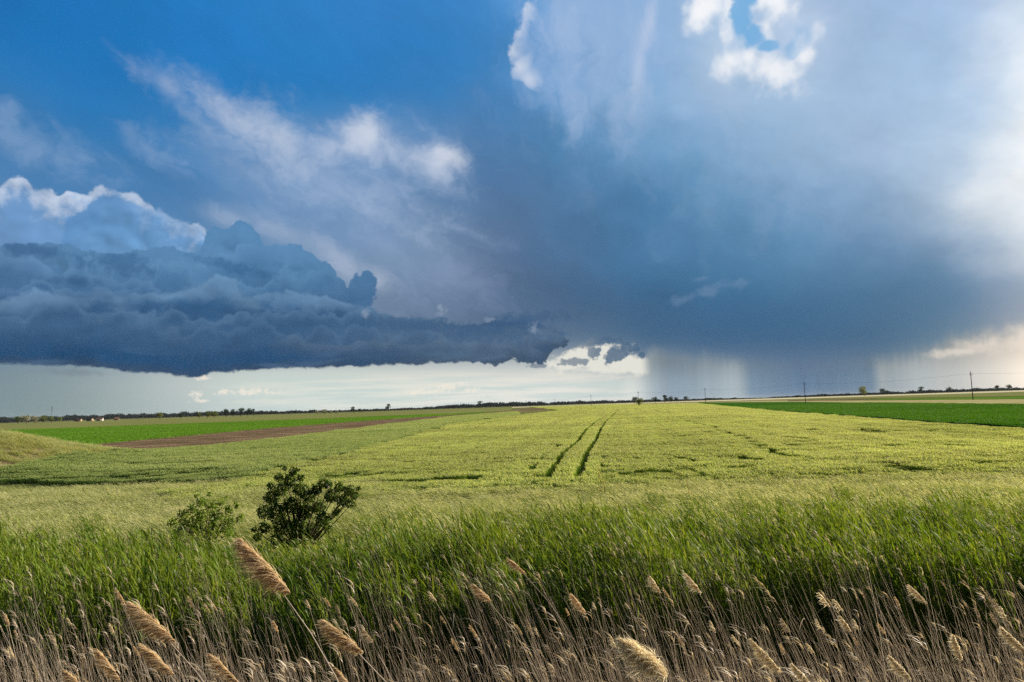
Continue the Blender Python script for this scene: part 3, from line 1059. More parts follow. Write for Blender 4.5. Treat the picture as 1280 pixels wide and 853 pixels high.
# ------------------------------------------------------------------ ribbons: blades, leaves, ears
class Ribbons:
    def __init__(self):
        self.v, self.f, self.m, self.n = [], [], [], 0

    def add(self, P0, V1, V2, side, width, segs=2, taper=None, mi=0):
        """P0, V1, V2, side (N,3): centre line P0 + V1 t + V2 t^2; width (N,)"""
        N = len(P0)
        t = np.linspace(0, 1, segs + 1)
        if taper is None:
            tp = 1 - 0.9 * t
        else:
            tp = np.interp(t, np.linspace(0, 1, len(taper)), taper)
        c = P0[:, None] + V1[:, None] * t[None, :, None] + V2[:, None] * (t ** 2)[None, :, None]
        s = side[:, None] * (0.5 * width[:, None] * tp[None])[..., None]
        vv = np.stack([c - s, c + s], 2).reshape(-1, 3)
        b = (np.arange(N) * (2 * (segs + 1)))[:, None] + (np.arange(segs) * 2)[None]
        b = b.reshape(-1) + self.n
        self.f.append(np.stack([b, b + 1, b + 3, b + 2], -1))
        self.v.append(vv)
        self.m.append(np.full(len(b), mi, np.int32))
        self.n += len(vv)

    def quads(self, V, mi=0):
        """V (N,4,3)"""
        N = len(V)
        self.v.append(V.reshape(-1, 3))
        self.f.append(np.arange(N * 4).reshape(N, 4) + self.n)
        self.m.append(np.full(N, mi, np.int32))
        self.n += N * 4

    def arrays(self):
        return np.concatenate(self.v), np.concatenate(self.f), np.concatenate(self.m)

    def build(self, name, mats, parent=None, link=True):
        v, f, m_ = self.arrays()
        return mesh_obj(name, v, f, mats, parent, m_, True, link)


def hvec(a):
    return np.stack([np.cos(a), np.sin(a), np.zeros_like(a)], -1)


def U(a, b, n_):
    return rng.uniform(a, b, n_)


WIND = -1.0      # the wind leans everything to the left


def stems_wheat(B, h, k=1.0, ear=1.0, lean=0.12, leaves=2, rb=None):
    """cereal stems at the points B (N,3), heights h; k widens them for far patches"""
    rb = rb or Ribbons()
    N = len(B)
    V1 = np.stack([U(-0.06, 0.06, N), U(-0.06, 0.06, N), np.ones(N)], -1) * h[:, None]
    V2 = np.stack([WIND * U(0.3, 1.5, N) * lean, U(-0.6, 0.6, N) * lean, -0.05 * np.ones(N)], -1) * h[:, None]
    sd = hvec(U(0, math.pi, N))
    rb.add(B, V1, V2, sd, 0.006 * k * np.ones(N), 2, (1, 0.8, 0.7), 0)
    tip = B + V1 + V2
    d = V1 + 2 * V2
    d /= np.linalg.norm(d, axis=1, keepdims=True)
    L = U(0.07, 0.11, N) * (0.6 + 0.4 * k)
    dr = np.stack([WIND * U(0.1, 0.6, N), U(-.3, .3, N), -U(0, 0.35, N)], -1)
    rb.add(tip, d * L[:, None], dr * L[:, None], sd, 0.019 * k * ear * np.ones(N), 3, (0.5, 1.0, 0.8, 0.15), 1)
    for i in range(leaves):
        t = U(0.35, 0.85, N)
        p = B + V1 * t[:, None] + V2 * (t ** 2)[:, None]
        a = U(0, 2 * math.pi, N)
        o = hvec(a)
        L = U(0.14, 0.26, N)
        v1 = (o * U(0.3, 0.7, N)[:, None] + np.array([WIND * 0.2, 0, 0.85])) * L[:, None]
        v2 = np.stack([np.zeros(N), np.zeros(N), -U(0.3, 0.9, N)], -1) * L[:, None]
        rb.add(p, v1, v2, hvec(a + math.pi / 2), 0.014 * k * np.ones(N), 3, (0.7, 1, 0.7, 0.1), 0)
    return rb


def stems_grass(B, h, w=0.006, lean=0.5, head=0.35, rb=None, spread=0.25):
    """meadow grass: arching blades and, on some, a feathery head"""
    rb = rb or Ribbons()
    N = len(B)
    V1 = np.stack([U(-spread, spread, N), U(-spread, spread, N), np.ones(N)], -1) * h[:, None]
    V1[:, 0] += WIND * U(0.0, 0.38, N) * h
    V2 = np.stack([WIND * U(-0.1, 0.8, N) * lean, U(-0.4, 0.4, N) * lean, -U(0.05, 0.35, N) * lean], -1) * h[:, None]
    rb.add(B, V1, V2, hvec(U(0, math.pi, N)), w * U(0.7, 1.4, N), 4, (0.8, 1, 0.8, 0.5, 0.06), 0)
    q = rng.random(N) < head
    n2 = int(q.sum())
    if n2:
        B2, h2 = B[q], h[q] * U(1.02, 1.25, n2)
        V1 = np.stack([U(-.1, .1, n2), U(-.1, .1, n2), np.ones(n2)], -1) * h2[:, None]
        V1[:, 0] += WIND * U(0.1, 0.4, n2) * h2
        V2 = np.stack([WIND * U(0.0, 0.3, n2), U(-.12, .12, n2), -U(0.0, 0.12, n2)], -1) * h2[:, None] * 0.8
        rb.add(B2, V1, V2, hvec(U(0, math.pi, n2)), 0.004 * np.ones(n2), 3, (1, 0.9, 0.8, 0.6), 1)
        tip = B2 + V1 + V2
        d = V1 + 2 * V2
        d /= np.linalg.norm(d, axis=1, keepdims=True)
        L = U(0.10, 0.20, n2)
        for a in range(2):
            dr = np.stack([WIND * U(0.1, 0.5, n2), U(-.2, .2, n2), -U(0.1, 0.5, n2)], -1)
            rb.add(tip, d * L[:, None], dr * L[:, None], hvec(U(0, math.pi, n2)), U(0.012, 0.026, n2), 3, (0.4, 1.0, 0.7, 0.1), 1)
    return rb


def stems_reed(B, h, rb=None, nl=8, wleaf=0.024, lean=0.12):
    """green reed: a cane with long blades along it"""
    rb = rb or Ribbons()
    N = len(B)
    V1 = np.stack([U(-.05, .05, N), U(-.05, .05, N), np.ones(N)], -1) * h[:, None]
    V1[:, 0] += WIND * U(0.0, 0.22, N) * h
    V2 = np.stack([WIND * U(0.0, 0.8, N) * lean, U(-.4, .4, N) * lean, -0.02 * np.ones(N)], -1) * h[:, None]
    rb.add(B, V1, V2, hvec(U(0, math.pi, N)), 0.009 * np.ones(N), 3, (1, 0.9, 0.7, 0.3), 0)
    for i in range(nl):
        t = np.clip(0.46 + 0.53 * i / (nl - 1) + U(-.05, .05, N), 0, 1)
        p = B + V1 * t[:, None] + V2 * (t ** 2)[:, None]
        a = U(0, 2 * math.pi, N)
        L = U(0.22, 0.42, N)
        o = hvec(a) * U(0.15, 0.45, N)[:, None] + np.stack([WIND * U(0.0, 0.30, N), np.zeros(N), U(0.7, 1.0, N)], -1)
        v2 = np.stack([WIND * U(0, 0.4, N), np.zeros(N), -U(0.05, 0.5, N)], -1)
        rb.add(p, o * L[:, None], v2 * L[:, None], hvec(a + math.pi / 2 + U(-.4, .4, N)), wleaf * U(0.6, 1.25, N), 4, (0.6, 1, 0.9, 0.55, 0.04), 0)
    return rb


def stems_dry(B, h, rb=None, lean=0.34, leaves=2, head=0.3):
    """last year's reed: thin dead cane, a few torn leaves, a small head on some"""
    rb = rb or Ribbons()
    N = len(B)
    V1 = np.stack([WIND * U(0.02, 0.46, N), U(-.12, .12, N), np.ones(N)], -1) * h[:, None]
    V2 = np.stack([WIND * U(-0.05, 0.5, N) ** 3 * 4 * lean, U(-.2, .2, N) * lean, -U(0, 0.06, N)], -1) * h[:, None]
    a0 = U(0, math.pi, N)
    w = U(0.0030, 0.0056, N)
    rb.add(B, V1, V2, hvec(a0), w, 5, (1, 0.95, 0.85, 0.75, 0.6, 0.4), 0)
    rb.add(B, V1, V2, hvec(a0 + math.pi / 2), w, 5, (1, 0.95, 0.85, 0.75, 0.6, 0.4), 0)
    for i in range(leaves):
        q = rng.random(N) < 0.38
        n2 = int(q.sum())
        t = U(0.3, 0.95, n2)
        p = B[q] + V1[q] * t[:, None] + V2[q] * (t ** 2)[:, None]
        a = U(0, 2 * math.pi, n2)
        L = U(0.12, 0.34, n2)
        o = hvec(a) * U(0.2, 0.7, n2)[:, None] + np.stack([WIND * U(0.0, 0.4, n2), np.zeros(n2), U(0.2, 0.9, n2)], -1)
        v2 = np.stack([WIND * U(0, 0.5, n2), np.zeros(n2), -U(0.3, 1.3, n2)], -1)
        rb.add(p, o * L[:, None], v2 * L[:, None] * 0.7, hvec(a + math.pi / 2), U(0.004, 0.009, n2), 4, (0.7, 1, 0.8, 0.5, 0.05), 0)
    q = rng.random(N) < head
    n2 = int(q.sum())
    if n2:
        tip = B[q] + V1[q] + V2[q]
        d = V1[q] + 2 * V2[q]
        d /= np.linalg.norm(d, axis=1, keepdims=True)
        for k in range(7):
            L = U(0.06, 0.17, n2)
            dr = np.stack([WIND * U(0.1, 0.8, n2), U(-.35, .35, n2), -U(0.1, 0.8, n2)], -1)
            off = d * U(-0.07, 0.03, n2)[:, None]
            rb.add(tip + off, d * L[:, None], dr * L[:, None], hvec(U(0, math.pi, n2)), U(0.006, 0.014, n2), 3, (0.5, 1.0, 0.7, 0.1), 1)
    return rb


# ------------------------------------------------------------------ many plants as one object
def square(size, n_):
    """points spread over a patch: jittered, so no holes"""
    k = int(math.ceil(math.sqrt(n_)))
    g = (np.stack(np.meshgrid(np.arange(k), np.arange(k)), -1).reshape(-1, 2) + rng.random((k * k, 2))) / k - 0.5
    return np.concatenate([g * size, np.zeros((k * k, 1))], 1)


def patch(name, fn, n_, size, count, mats):
    """a few small pieces of crop or grass, used again and again by one mass"""
    c = bpy.data.collections.new(name)
    for i in range(count):
        B = square(size, n_)
        o = fn(B).build(name, mats, link=False)
        c.objects.link(o)
    return c


_GN = {}


def mass(name, pts, scl, rot, coll, count, extra=None, label=None):
    """ONE object: the patches of coll stood on pts"""
    pts = np.asarray(pts, np.float32)
    me = bpy.data.meshes.new(name)
    me.vertices.add(len(pts))
    me.vertices.foreach_set('co', pts.ravel())
    for nm, typ, val, key in (('scl', 'FLOAT_VECTOR', scl, 'vector'), ('rot', 'FLOAT_VECTOR', rot, 'vector'),
                              ('pick', 'INT', rng.integers(0, count, len(pts)), 'value')):
        at = me.attributes.new(nm, typ, 'POINT')
        at.data.foreach_set(key, np.asarray(val, np.float32 if typ != 'INT' else np.int32).ravel())
    o = bpy.data.objects.new(name, me)
    COL.objects.link(o)
    ng = bpy.data.node_groups.new(name, 'GeometryNodeTree')
    ng.interface.new_socket('Geometry', in_out='INPUT', socket_type='NodeSocketGeometry')
    ng.interface.new_socket('Geometry', in_out='OUTPUT', socket_type='NodeSocketGeometry')
    N, Lk = ng.nodes, ng.links
    gi, go = N.new('NodeGroupInput'), N.new('NodeGroupOutput')
    ip = N.new('GeometryNodeInstanceOnPoints')
    ci = N.new('GeometryNodeCollectionInfo')
    ci.inputs['Collection'].default_value = coll
    ci.inputs['Separate Children'].default_value = True
    ci.inputs['Reset Children'].default_value = True
    ip.inputs['Pick Instance'].default_value = True

    def attr(nm, dt):
        a = N.new('GeometryNodeInputNamedAttribute')
        a.data_type = dt
        a.inputs['Name'].default_value = nm
        return a.outputs['Attribute']
    Lk.new(gi.outputs[0], ip.inputs['Points'])
    Lk.new(ci.outputs[0], ip.inputs['Instance'])
    Lk.new(attr('pick', 'INT'), ip.inputs['Instance Index'])
    er = N.new('FunctionNodeEulerToRotation')
    Lk.new(attr('rot', 'FLOAT_VECTOR'), er.inputs[0])
    Lk.new(er.outputs[0], ip.inputs['Rotation'])
    Lk.new(attr('scl', 'FLOAT_VECTOR'), ip.inputs['Scale'])
    last = ip.outputs[0]
    if extra is not None:
        oi = N.new('GeometryNodeObjectInfo')
        oi.inputs['Object'].default_value = extra
        jn = N.new('GeometryNodeJoinGeometry')
        Lk.new(ip.outputs[0], jn.inputs[0])
        Lk.new(oi.outputs['Geometry'], jn.inputs[0])
        last = jn.outputs[0]
    Lk.new(last, go.inputs[0])
    md = o.modifiers.new('plants', 'NODES')
    md.node_group = ng
    return tag(o, kind='stuff')


def cells(x0, x1, y0, y1, s):
    xs, ys = np.arange(x0, x1, s), np.arange(y0, y1, s)
    g = np.stack(np.meshgrid(xs, ys), -1).reshape(-1, 2).astype(np.float64)
    return g + s * 0.5


def in_view(p, margin=1.05, extra=3.0):
    return np.abs(p[:, 0]) < p[:, 1] * 0.80 * margin + extra


def stand(p2, s, hs, dz=0.0, jitter=0.3, turn=0.15):
    """points, scales, rotations for patches of size s standing on the land"""
    N = len(p2)
    p = p2 + rng.uniform(-jitter, jitter, (N, 2)) * s
    z = zt(p[:, 0], p[:, 1]) + dz
    P3 = np.concatenate([p, z[:, None]], 1)
    sc_ = np.stack([np.full(N, 1.08), np.full(N, 1.08), hs * np.ones(N)], -1)
    # mirrored and turned a little: the patches do not read as tiles
    sc_[:, 1] *= np.where(rng.random(N) < 0.5, -1, 1)
    rt = np.stack([np.zeros(N), np.zeros(N), U(-turn, turn, N)], -1)
    return P3, sc_, rt
# ------------------------------------------------------------------ crops and grass
def inside(p, poly):
    poly = np.asarray([(q[0], q[1]) for q in poly])
    x, y = p[:, 0], p[:, 1]
    r = np.zeros(len(p), bool)
    j = len(poly) - 1
    for i in range(len(poly)):
        xi_, yi_, xj_, yj_ = *poly[i], *poly[j]
        c = ((yi_ > y) != (yj_ > y)) & (x < (xj_ - xi_) * (y - yi_) / (yj_ - yi_ + 1e-12) + xi_)
        r ^= c
        j = i
    return r


def hor(px):
    return HOR_C + HOR_SLOPE * (px - 640)


def dq(pts):
    """points of the flat land: photo column, pixels under the horizon"""
    return [ground(x, hor(x) + d) for x, d in pts]


POLY_GREEN = quad_px([(-300, 548), (0, 538.5), (200, 531.5), (400, 524), (560, 517.5), (640, 513.2), (600, 517), (480, 525), (320, 537.5), (100, 558.5), (-300, 595)])
POLY_SOIL = quad_px([(-300, 594), (100, 558), (320, 537.2), (480, 524.7), (600, 516.8), (655, 511.5), (700, 510), (690, 512.5), (640, 515), (560, 521.5), (320, 551.5), (100, 574), (-300, 616)])
POLY_DARK = quad_px([(868, 504.8), (875, 503.4), (1000, 502.8), (1280, 506.5), (1500, 509), (1500, 550), (1280, 535), (1120, 524), (960, 512.5)])
sheet('soil_strip', POLY_SOIL, 0.16, M_SOIL)
sheet('field', POLY_GREEN, 0.14, M_MIDG)
sheet('field', POLY_DARK, 0.14, M_DARKG)
sheet('field', dq([(-300, 12), (0, 10.4), (200, 9.6), (400, 8.4), (560, 7.4), (640, 5.6), (640, 2.4), (-300, 2.4)]), 0.09, M_OLIVE)
sheet('field', dq([(640, 3.2), (800, 3.0), (960, 3.4), (1280, 3.6), (1500, 3.8), (1500, 1.7), (960, 1.6), (640, 2.2)]), 0.25, M_STRAW)
sheet('field', dq([(1010, 4.3), (1280, 9.2), (1500, 10.5), (1500, 3.6), (1280, 3.4), (1010, 3.6)]), 0.16, M_OLIVE)
sheet('field', dq([(1080, 8.0), (1280, 13.0), (1500, 16), (1500, 11), (1280, 9.4), (1080, 6.8)]), 0.12, M_MIDG)
sheet('field', dq([(760, 4.6), (868, 6.0), (960, 8.0), (1280, 19.8), (1500, 26), (1500, 16), (1280, 13.1), (1080, 8.2), (960, 4.4), (760, 3.4)]), 0.10, M_TANF)
sheet('soil_strip', dq([(985, 6.2), (1100, 7.4), (1100, 6.4), (985, 5.4)]), 0.20, M_SOIL)

# wheat
M_WSTEM = leaf_mat('wheat stem', (0.075, 0.140, 0.012), (0.120, 0.190, 0.020), 0.45, 0.012, 0.05, 1.2, rows=0.22)
M_WEAR = leaf_mat('wheat ear', (0.245, 0.306, 0.058), (0.325, 0.370, 0.104), 0.45, 0.012, 0.05, 1.2, c3=(0.46, 0.48, 0.20), rows=0.20)
M_CSTEM = leaf_mat('grey cereal stem', (0.060, 0.125, 0.018), (0.095, 0.165, 0.028), 0.45, 0.012, 0.06, 1.0)
M_CEAR = leaf_mat('grey cereal ear', (0.215, 0.285, 0.075), (0.290, 0.345, 0.115), 0.45, 0.015, 0.06, 1.0)

RUT_L = [(686, 594), (690, 589), (705, 567), (722, 552), (734, 536), (745, 527), (765, 515), (776, 510.4)]
RUT_R = [(722, 594), (727, 589), (736, 565), (747, 547), (752, 535), (760, 525), (774, 511.2), (783, 508.6)]


def rut(pts):
    q = np.array([ground(x, y, 0.6)[:2] for x, y in pts])
    o_ = np.argsort(q[:, 1])
    return q[o_]


RL, RR = rut(RUT_L), rut(RUT_R)
RF = rut([(820, 512.5), (857, 524), (880, 531), (910, 540), (952, 555), (1010, 578)])
Y_RUT0 = min(RL[:, 1].min(), RR[:, 1].min())


def rx(q, y):
    return np.interp(y, q[:, 1], q[:, 0])


def wheat_height(x, y):
    """a wind-tossed, uneven stand"""
    u_ = x - rx(RL, y)                     # drill rows run along the ruts
    h_ = 0.90 + 0.12 * wave(x * 0.45, y, 0.35, 5) + 0.08 * wave(x, y, 0.9, 6) + 0.07 * wave(x, y, 0.05, 7)
    h_ = h_ + 0.15 * wave(u_, y * 0.03, 0.42, 12) + 0.13 * wave(u_, y * 0.03, 0.13, 13) + 0.12 * wave(x * 0.25, y, 0.16, 14)
    # laid and thin places
    thin = wave(x * 0.35, y, 0.33, 8) + 0.35 * wave(x, y, 0.12, 9)
    h_ = h_ - 0.24 * np.clip((thin - 0.50) * 4, 0, 1) * np.clip((95 - y) / 45, 0.15, 1)
    # low step before the ruts
    st = np.exp(-((y - (37.4 + 0.09 * (x - 1) + 0.4 * np.sin(x))) / 0.55) ** 2) * ((x > -6.5) & (x < 2.0))
    st2 = np.exp(-((y - (39.5 + 0.05 * (x - 10) + 0.5 * np.sin(x * 0.7))) / 0.8) ** 2) * ((x > 5) & (x < 15))
    h_ = h_ * (1 - 0.6 * st * np.clip(0.6 + wave(x, y, 0.5, 20) * 2, 0.2, 1)) * (1 - 0.35 * st2 * np.clip(wave(x, y, 0.45, 19) * 3, 0, 1))
    f_ = np.abs(x - rx(RF, y) - 0.25 * np.sin(y * 0.21)) < 0.42 + y * 0.0012
    h_ = np.where(f_ & (y > 44) & (y < 330), h_ * 0.5, h_)
    h_ = h_ * np.interp(y - 33.0 - 0.9 * wave(x, y * 0, 0.11, 3), [0, 3.0], [0.55, 1.0])
    # dark holes on the right
    for (cx, cy, rx_, ry_) in HOLES:
        h_ = h_ * (1 - 0.55 * np.exp(-(((x - cx) / rx_) ** 2 + ((y - cy) / ry_) ** 2) ** 2))
    return np.clip(h_, 0.12, 1.25)


HOLES = []
for px_, py_, w_ in ((1095, 539, 20), (1167, 555, 18), (1128, 583, 22), (1017, 538, 9), (935, 572, 16), (868, 573, 9), (990, 556, 10), (1000, 548, 8), (430, 592, 26), (395, 566, 16)):
    g_ = ground(px_, py_, 0.55)
    HOLES.append((g_.x, g_.y, w_ / 853 * g_.y, 1.6 + g_.y * 0.012))


def wheat_zone(p, s):
    left = side_x(E_WL, p[:, 1])
    right = side_x(E_WR, p[:, 1])
    right = np.where(p[:, 1] < E_WR[:, 1].min(), 1e9, right)
    left = left + (2.2 * wave(p[:, 0] * 0, p[:, 1], 0.12, 51) + 1.2 * wave(p[:, 0], p[:, 1], 0.7, 52)) * 0.8
    ok = (p[:, 0] > left + s * 0.3) & (p[:, 0] < right - s * 0.4)
    near_edge = 33.0 + 0.9 * wave(p[:, 0], p[:, 1] * 0, 0.11, 3)
    ok &= p[:, 1] > near_edge
    inr = (p[:, 1] > Y_RUT0 - 0.5) & (p[:, 1] < 420)
    m_ = 0.36 + s * 0.84
    ok &= ~(inr & (p[:, 0] > rx(RL, p[:, 1]) - m_) & (p[:, 0] < rx(RR, p[:, 1]) + m_))
    return ok


WN = 6
C_W1 = patch('wheat near', lambda B: stems_wheat(B, U(0.54, 0.70, len(B)), 1.25), 240, 1.0, WN, [M_WSTEM, M_WEAR])
C_W2 = patch('wheat middle', lambda B: stems_wheat(B, U(0.54, 0.70, len(B)), 2.6, leaves=1), 380, 2.5, 5, [M_WSTEM, M_WEAR])
C_W3 = patch('wheat far', lambda B: stems_wheat(B, U(0.55, 0.75, len(B)), 6.5, leaves=1), 520, 8.0, 4, [M_WSTEM, M_WEAR])

# the strip along the two wheel ruts is planted stem by stem
_rb = Ribbons()
for y0_, y1_, den, k_ in ((Y_RUT0, 120, 240, 1.25), (120, 420, 55, 2.6)):
    A_ = (y1_ - y0_) * 7.0
    N_ = int(A_ * den)
    yy_ = U(y0_, y1_, N_)
    m_ = 0.36 + (1.0 if y0_ < 100 else 2.5) * 0.72
    xl_, xr_ = rx(RL, yy_), rx(RR, yy_)
    wid = xr_ - xl_ + 2 * m_
    keep = rng.random(N_) < wid / 7.0
    xx_ = xl_ - m_ + rng.random(N_) * wid
    hw = 0.25 + 0.05 * np.sin(yy_ * 1.3)
    keep &= (np.abs(xx_ - xl_) > hw) & (np.abs(xx_ - xr_) > hw)
    B_ = np.stack([xx_, yy_, zt(xx_, yy_)], -1)[keep]
    stems_wheat(B_, U(0.54, 0.70, len(B_)) * wheat_height(B_[:, 0], B_[:, 1]), k_, leaves=2 if y0_ < 100 else 1, rb=_rb)
RUTS_OBJ = _rb.build('wheat along the ruts', [M_WSTEM, M_WEAR], link=False)


def crop(p, s, coll, cnt, hf, name=None, extra=None):
    P3, S_, R_ = stand(p, s, hf)
    return P3, S_, R_


p1 = cells(-45, 95, 31, 120, 0.92)
p1 = p1[in_view(p1, 1.08, 4) & wheat_zone(p1, 1.0)]
p2 = cells(-110, 330, 120, 420, 2.3)
p2 = p2[in_view(p2, 1.08, 8) & wheat_zone(p2, 2.5)]
p3 = cells(-160, 460, 420, 1250, 7.6)
p3 = p3[in_view(p3, 1.05, 8) & wheat_zone(p3, 8.0)]
p3 = p3[~inside(p3, POLY_DARK)]
o = mass('wheat_field', *stand(p1, 1.0, wheat_height(p1[:, 0], p1[:, 1])), C_W1, WN, extra=RUTS_OBJ)
tag(o, 'ripening yellow green wheat with two dark wheel ruts running away', 'wheat')
o = mass('wheat_field', *stand(p2, 2.5, wheat_height(p2[:, 0], p2[:, 1])), C_W2, 5)
tag(o, 'middle reach of the yellow green wheat, beyond the first bend of the ruts', 'wheat')
o = mass('wheat_field', *stand(p3, 8.0, np.ones(len(p3))), C_W3, 4)
tag(o, 'farthest pale yellow reach of the wheat below the power line', 'wheat')

# grey green cereal on the left
def cereal_zone(p, s):
    right = side_x(E_WL, p[:, 1])
    left = side_x(E_CF, p[:, 1])
    left = np.where(p[:, 1] < 80, -38.5 - (80 - p[:, 1]) * 0.05, left)
    nb = np.interp(p[:, 0], [-60, -38, -25, -14, -8, 0], [58, 49, 45.5, 43, 41, 40])
    k = ((p[:, 0] + 50) / 11.5) ** 2 + ((p[:, 1] - 64) / 14.0) ** 2
    right = right + (2.2 * wave(p[:, 0] * 0, p[:, 1], 0.12, 51) + 1.2 * wave(p[:, 0], p[:, 1], 0.7, 52)) * 0.8
    return (p[:, 0] < right - s * 0.2) & (p[:, 0] > left + s * 0.4) & (p[:, 1] > nb) & (k > 1)


def cereal_height(x, y):
    h_ = 0.95 + 0.10 * wave(x * 0.4, y, 0.3, 15) + 0.10 * wave(x, y, 0.8, 16)
    s1 = np.exp(-((y - (47.5 - 0.05 * (x + 25) + 0.5 * np.sin(x * 0.8))) / 0.9) ** 2) * ((x > -29) & (x < -20))
    s2 = np.exp(-((y - (56 - 0.05 * (x + 30) + 0.5 * np.sin(x * 0.6))) / 1.2) ** 2) * ((x > -38) & (x < -24))
    br = np.clip(0.45 + 1.6 * wave(x, y, 0.28, 17), 0, 1)
    nb = np.interp(x, [-60, -38, -25, -14, -8, 0], [58, 49, 45.5, 43, 41, 40])
    h_ = h_ * np.interp(y - nb, [0, 4.0], [0.5, 1.0])
    return np.clip(h_ * (1 - 0.5 * s1 * br) * (1 - 0.45 * s2 * br), 0.15, 1.3)


C_C1 = patch('cereal near', lambda B: stems_wheat(B, U(0.60, 0.80, len(B)), 1.35, lean=0.16), 220, 1.0, 5, [M_CSTEM, M_CEAR])
C_C2 = patch('cereal middle', lambda B: stems_wheat(B, U(0.60, 0.78, len(B)), 2.8, leaves=1), 340, 2.5, 4, [M_CSTEM, M_CEAR])
p1 = cells(-75, 0, 38, 125, 0.92)
p1 = p1[in_view(p1, 1.1, 4) & cereal_zone(p1, 1.0)]
p2 = cells(-90, 0, 125, 520, 2.3)
p2 = p2[cereal_zone(p2, 2.5)]
tag(mass('cereal_field', *stand(p1, 1.0, cereal_height(p1[:, 0], p1[:, 1])), C_C1, 5), 'grey green cereal left of the yellow wheat', 'cereal')
tag(mass('cereal_field', *stand(p2, 2.5, np.ones(len(p2))), C_C2, 4), 'far narrowing end of the grey green cereal beside the brown soil', 'cereal')

# bright green rows on the left, dark green crop on the right
M_BRIGHT = leaf_mat('bright row crop', (0.085, 0.200, 0.010), (0.125, 0.260, 0.018), 0.40, 0.01, 0.03, 0.5)
M_DEEP = leaf_mat('deep green crop', (0.048, 0.145, 0.008), (0.072, 0.190, 0.013), 0.30, 0.01, 0.02, 0.4)
def rows(B):
    B = B.copy()
    B[:, 0] = (np.round(B[:, 0] / 0.5) * 0.5) + U(-.07, .07, len(B))
    return stems_grass(B, U(0.18, 0.34, len(B)), 0.07, 0.7, 0.0, spread=0.7)
C_B = patch('row crop', rows, 170, 2.5, 4, [M_BRIGHT, M_BRIGHT])
C_D = patch('deep crop', lambda B: stems_grass(B, U(0.2, 0.32, len(B)), 0.06, 0.5, 0.0, spread=0.4), 260, 2.5, 4, [M_DEEP, M_DEEP])
p = cells(-330, 0, 85, 460, 2.5)
p = p[inside(p, POLY_GREEN) & in_view(p, 1.12, 8)]
tag(mass('row_crop', *stand(p, 2.5, U(0.7, 1.2, len(p)), dz=0.12, turn=0.04), C_B, 4), 'bright green young row crop beyond the brown soil strip', 'crop')
p = cells(60, 330, 70, 340, 2.5)
p = p[inside(p, POLY_DARK) & in_view(p, 1.12, 8)]
tag(mass('green_crop', *stand(p, 2.5, U(0.7, 1.2, len(p)), dz=0.12), C_D, 4), 'deep green even crop right of the wheat', 'crop')

# ---- the bank: meadow grass, green reed, dead reed
M_GRASS = leaf_mat('meadow grass', (0.095, 0.175, 0.009), (0.180, 0.245, 0.024), 0.50, 0.010, 0.25, 1.5, c3=(0.27, 0.26, 0.085))
M_GHEAD = leaf_mat('grass head', (0.43, 0.46, 0.19), (0.57, 0.57, 0.30), 0.50, 0.015, 0.3, 2.0)
M_REED = leaf_mat('green reed', (0.070, 0.138, 0.007), (0.140, 0.205, 0.014), 0.38, 0.012, 0.3, 2.0, c3=(0.24, 0.29, 0.03))
M_DRY = leaf_mat('dead reed', (0.340, 0.275, 0.205), (0.490, 0.410, 0.320), 0.30, 0.012, 0.5, 3.0, c3=(0.62, 0.54, 0.43), warm=0.3)
M_DHEAD = leaf_mat('dead reed head', (0.45, 0.37, 0.265), (0.60, 0.51, 0.38), 0.40, 0.03, 0.6, 4.0)

C_G1 = patch('meadow', lambda B: stems_grass(B, U(0.50, 1.10, len(B)), 0.0085, 0.5, 0.10), 210, 0.75, 7, [M_GRASS, M_GHEAD])
M_KNOLL = leaf_mat('dry knoll grass', (0.130, 0.205, 0.020), (0.250, 0.270, 0.060), 0.45, 0.010, 0.22, 1.2, c3=(0.38, 0.33, 0.12))
C_K = patch('knoll', lambda B: stems_grass(B, U(0.5, 1.0, len(B)), 0.0085, 0.5, 0.25), 210, 0.75, 5, [M_KNOLL, M_GHEAD])
C_G2 = patch('meadow with heads', lambda B: stems_grass(B, U(0.55, 0.95, len(B)), 0.0085, 0.6, 0.26), 190, 0.75, 6, [M_GRASS, M_GHEAD])
M_REEDS = [M_REED, M_DHEAD, M_DRY]


def reed_mix(B):
    rb = stems_reed(B, U(1.35, 2.15, len(B)))
    # last year's canes and tall thin grass between the green ones
    B2 = square(0.6, 6)
    k0 = len(rb.m)
    stems_dry(B2, U(1.4, 2.2, len(B2)), rb, lean=0.2, leaves=1, head=0.22)
    for i in range(k0, len(rb.m)):
        rb.m[i] = np.where(rb.m[i] == 0, 2, 1).astype(np.int32)
    stems_grass(square(0.6, 36), U(0.9, 1.7, 36), 0.008, 0.45, 0.0, rb)
    return rb


C_R = patch('reed bed', reed_mix, 24, 0.6, 7, M_REEDS)
C_Y = patch('dead reed bed', lambda B: stems_dry(B, U(1.35, 2.25, len(B)), head=0.08), 15, 0.5, 8, [M_DRY, M_DHEAD])
C_Y2 = patch('dead reed loose', lambda B: stems_dry(B, U(1.9, 2.75, len(B)), head=0.20, lean=0.2), 9, 0.6, 8, [M_DRY, M_DHEAD])

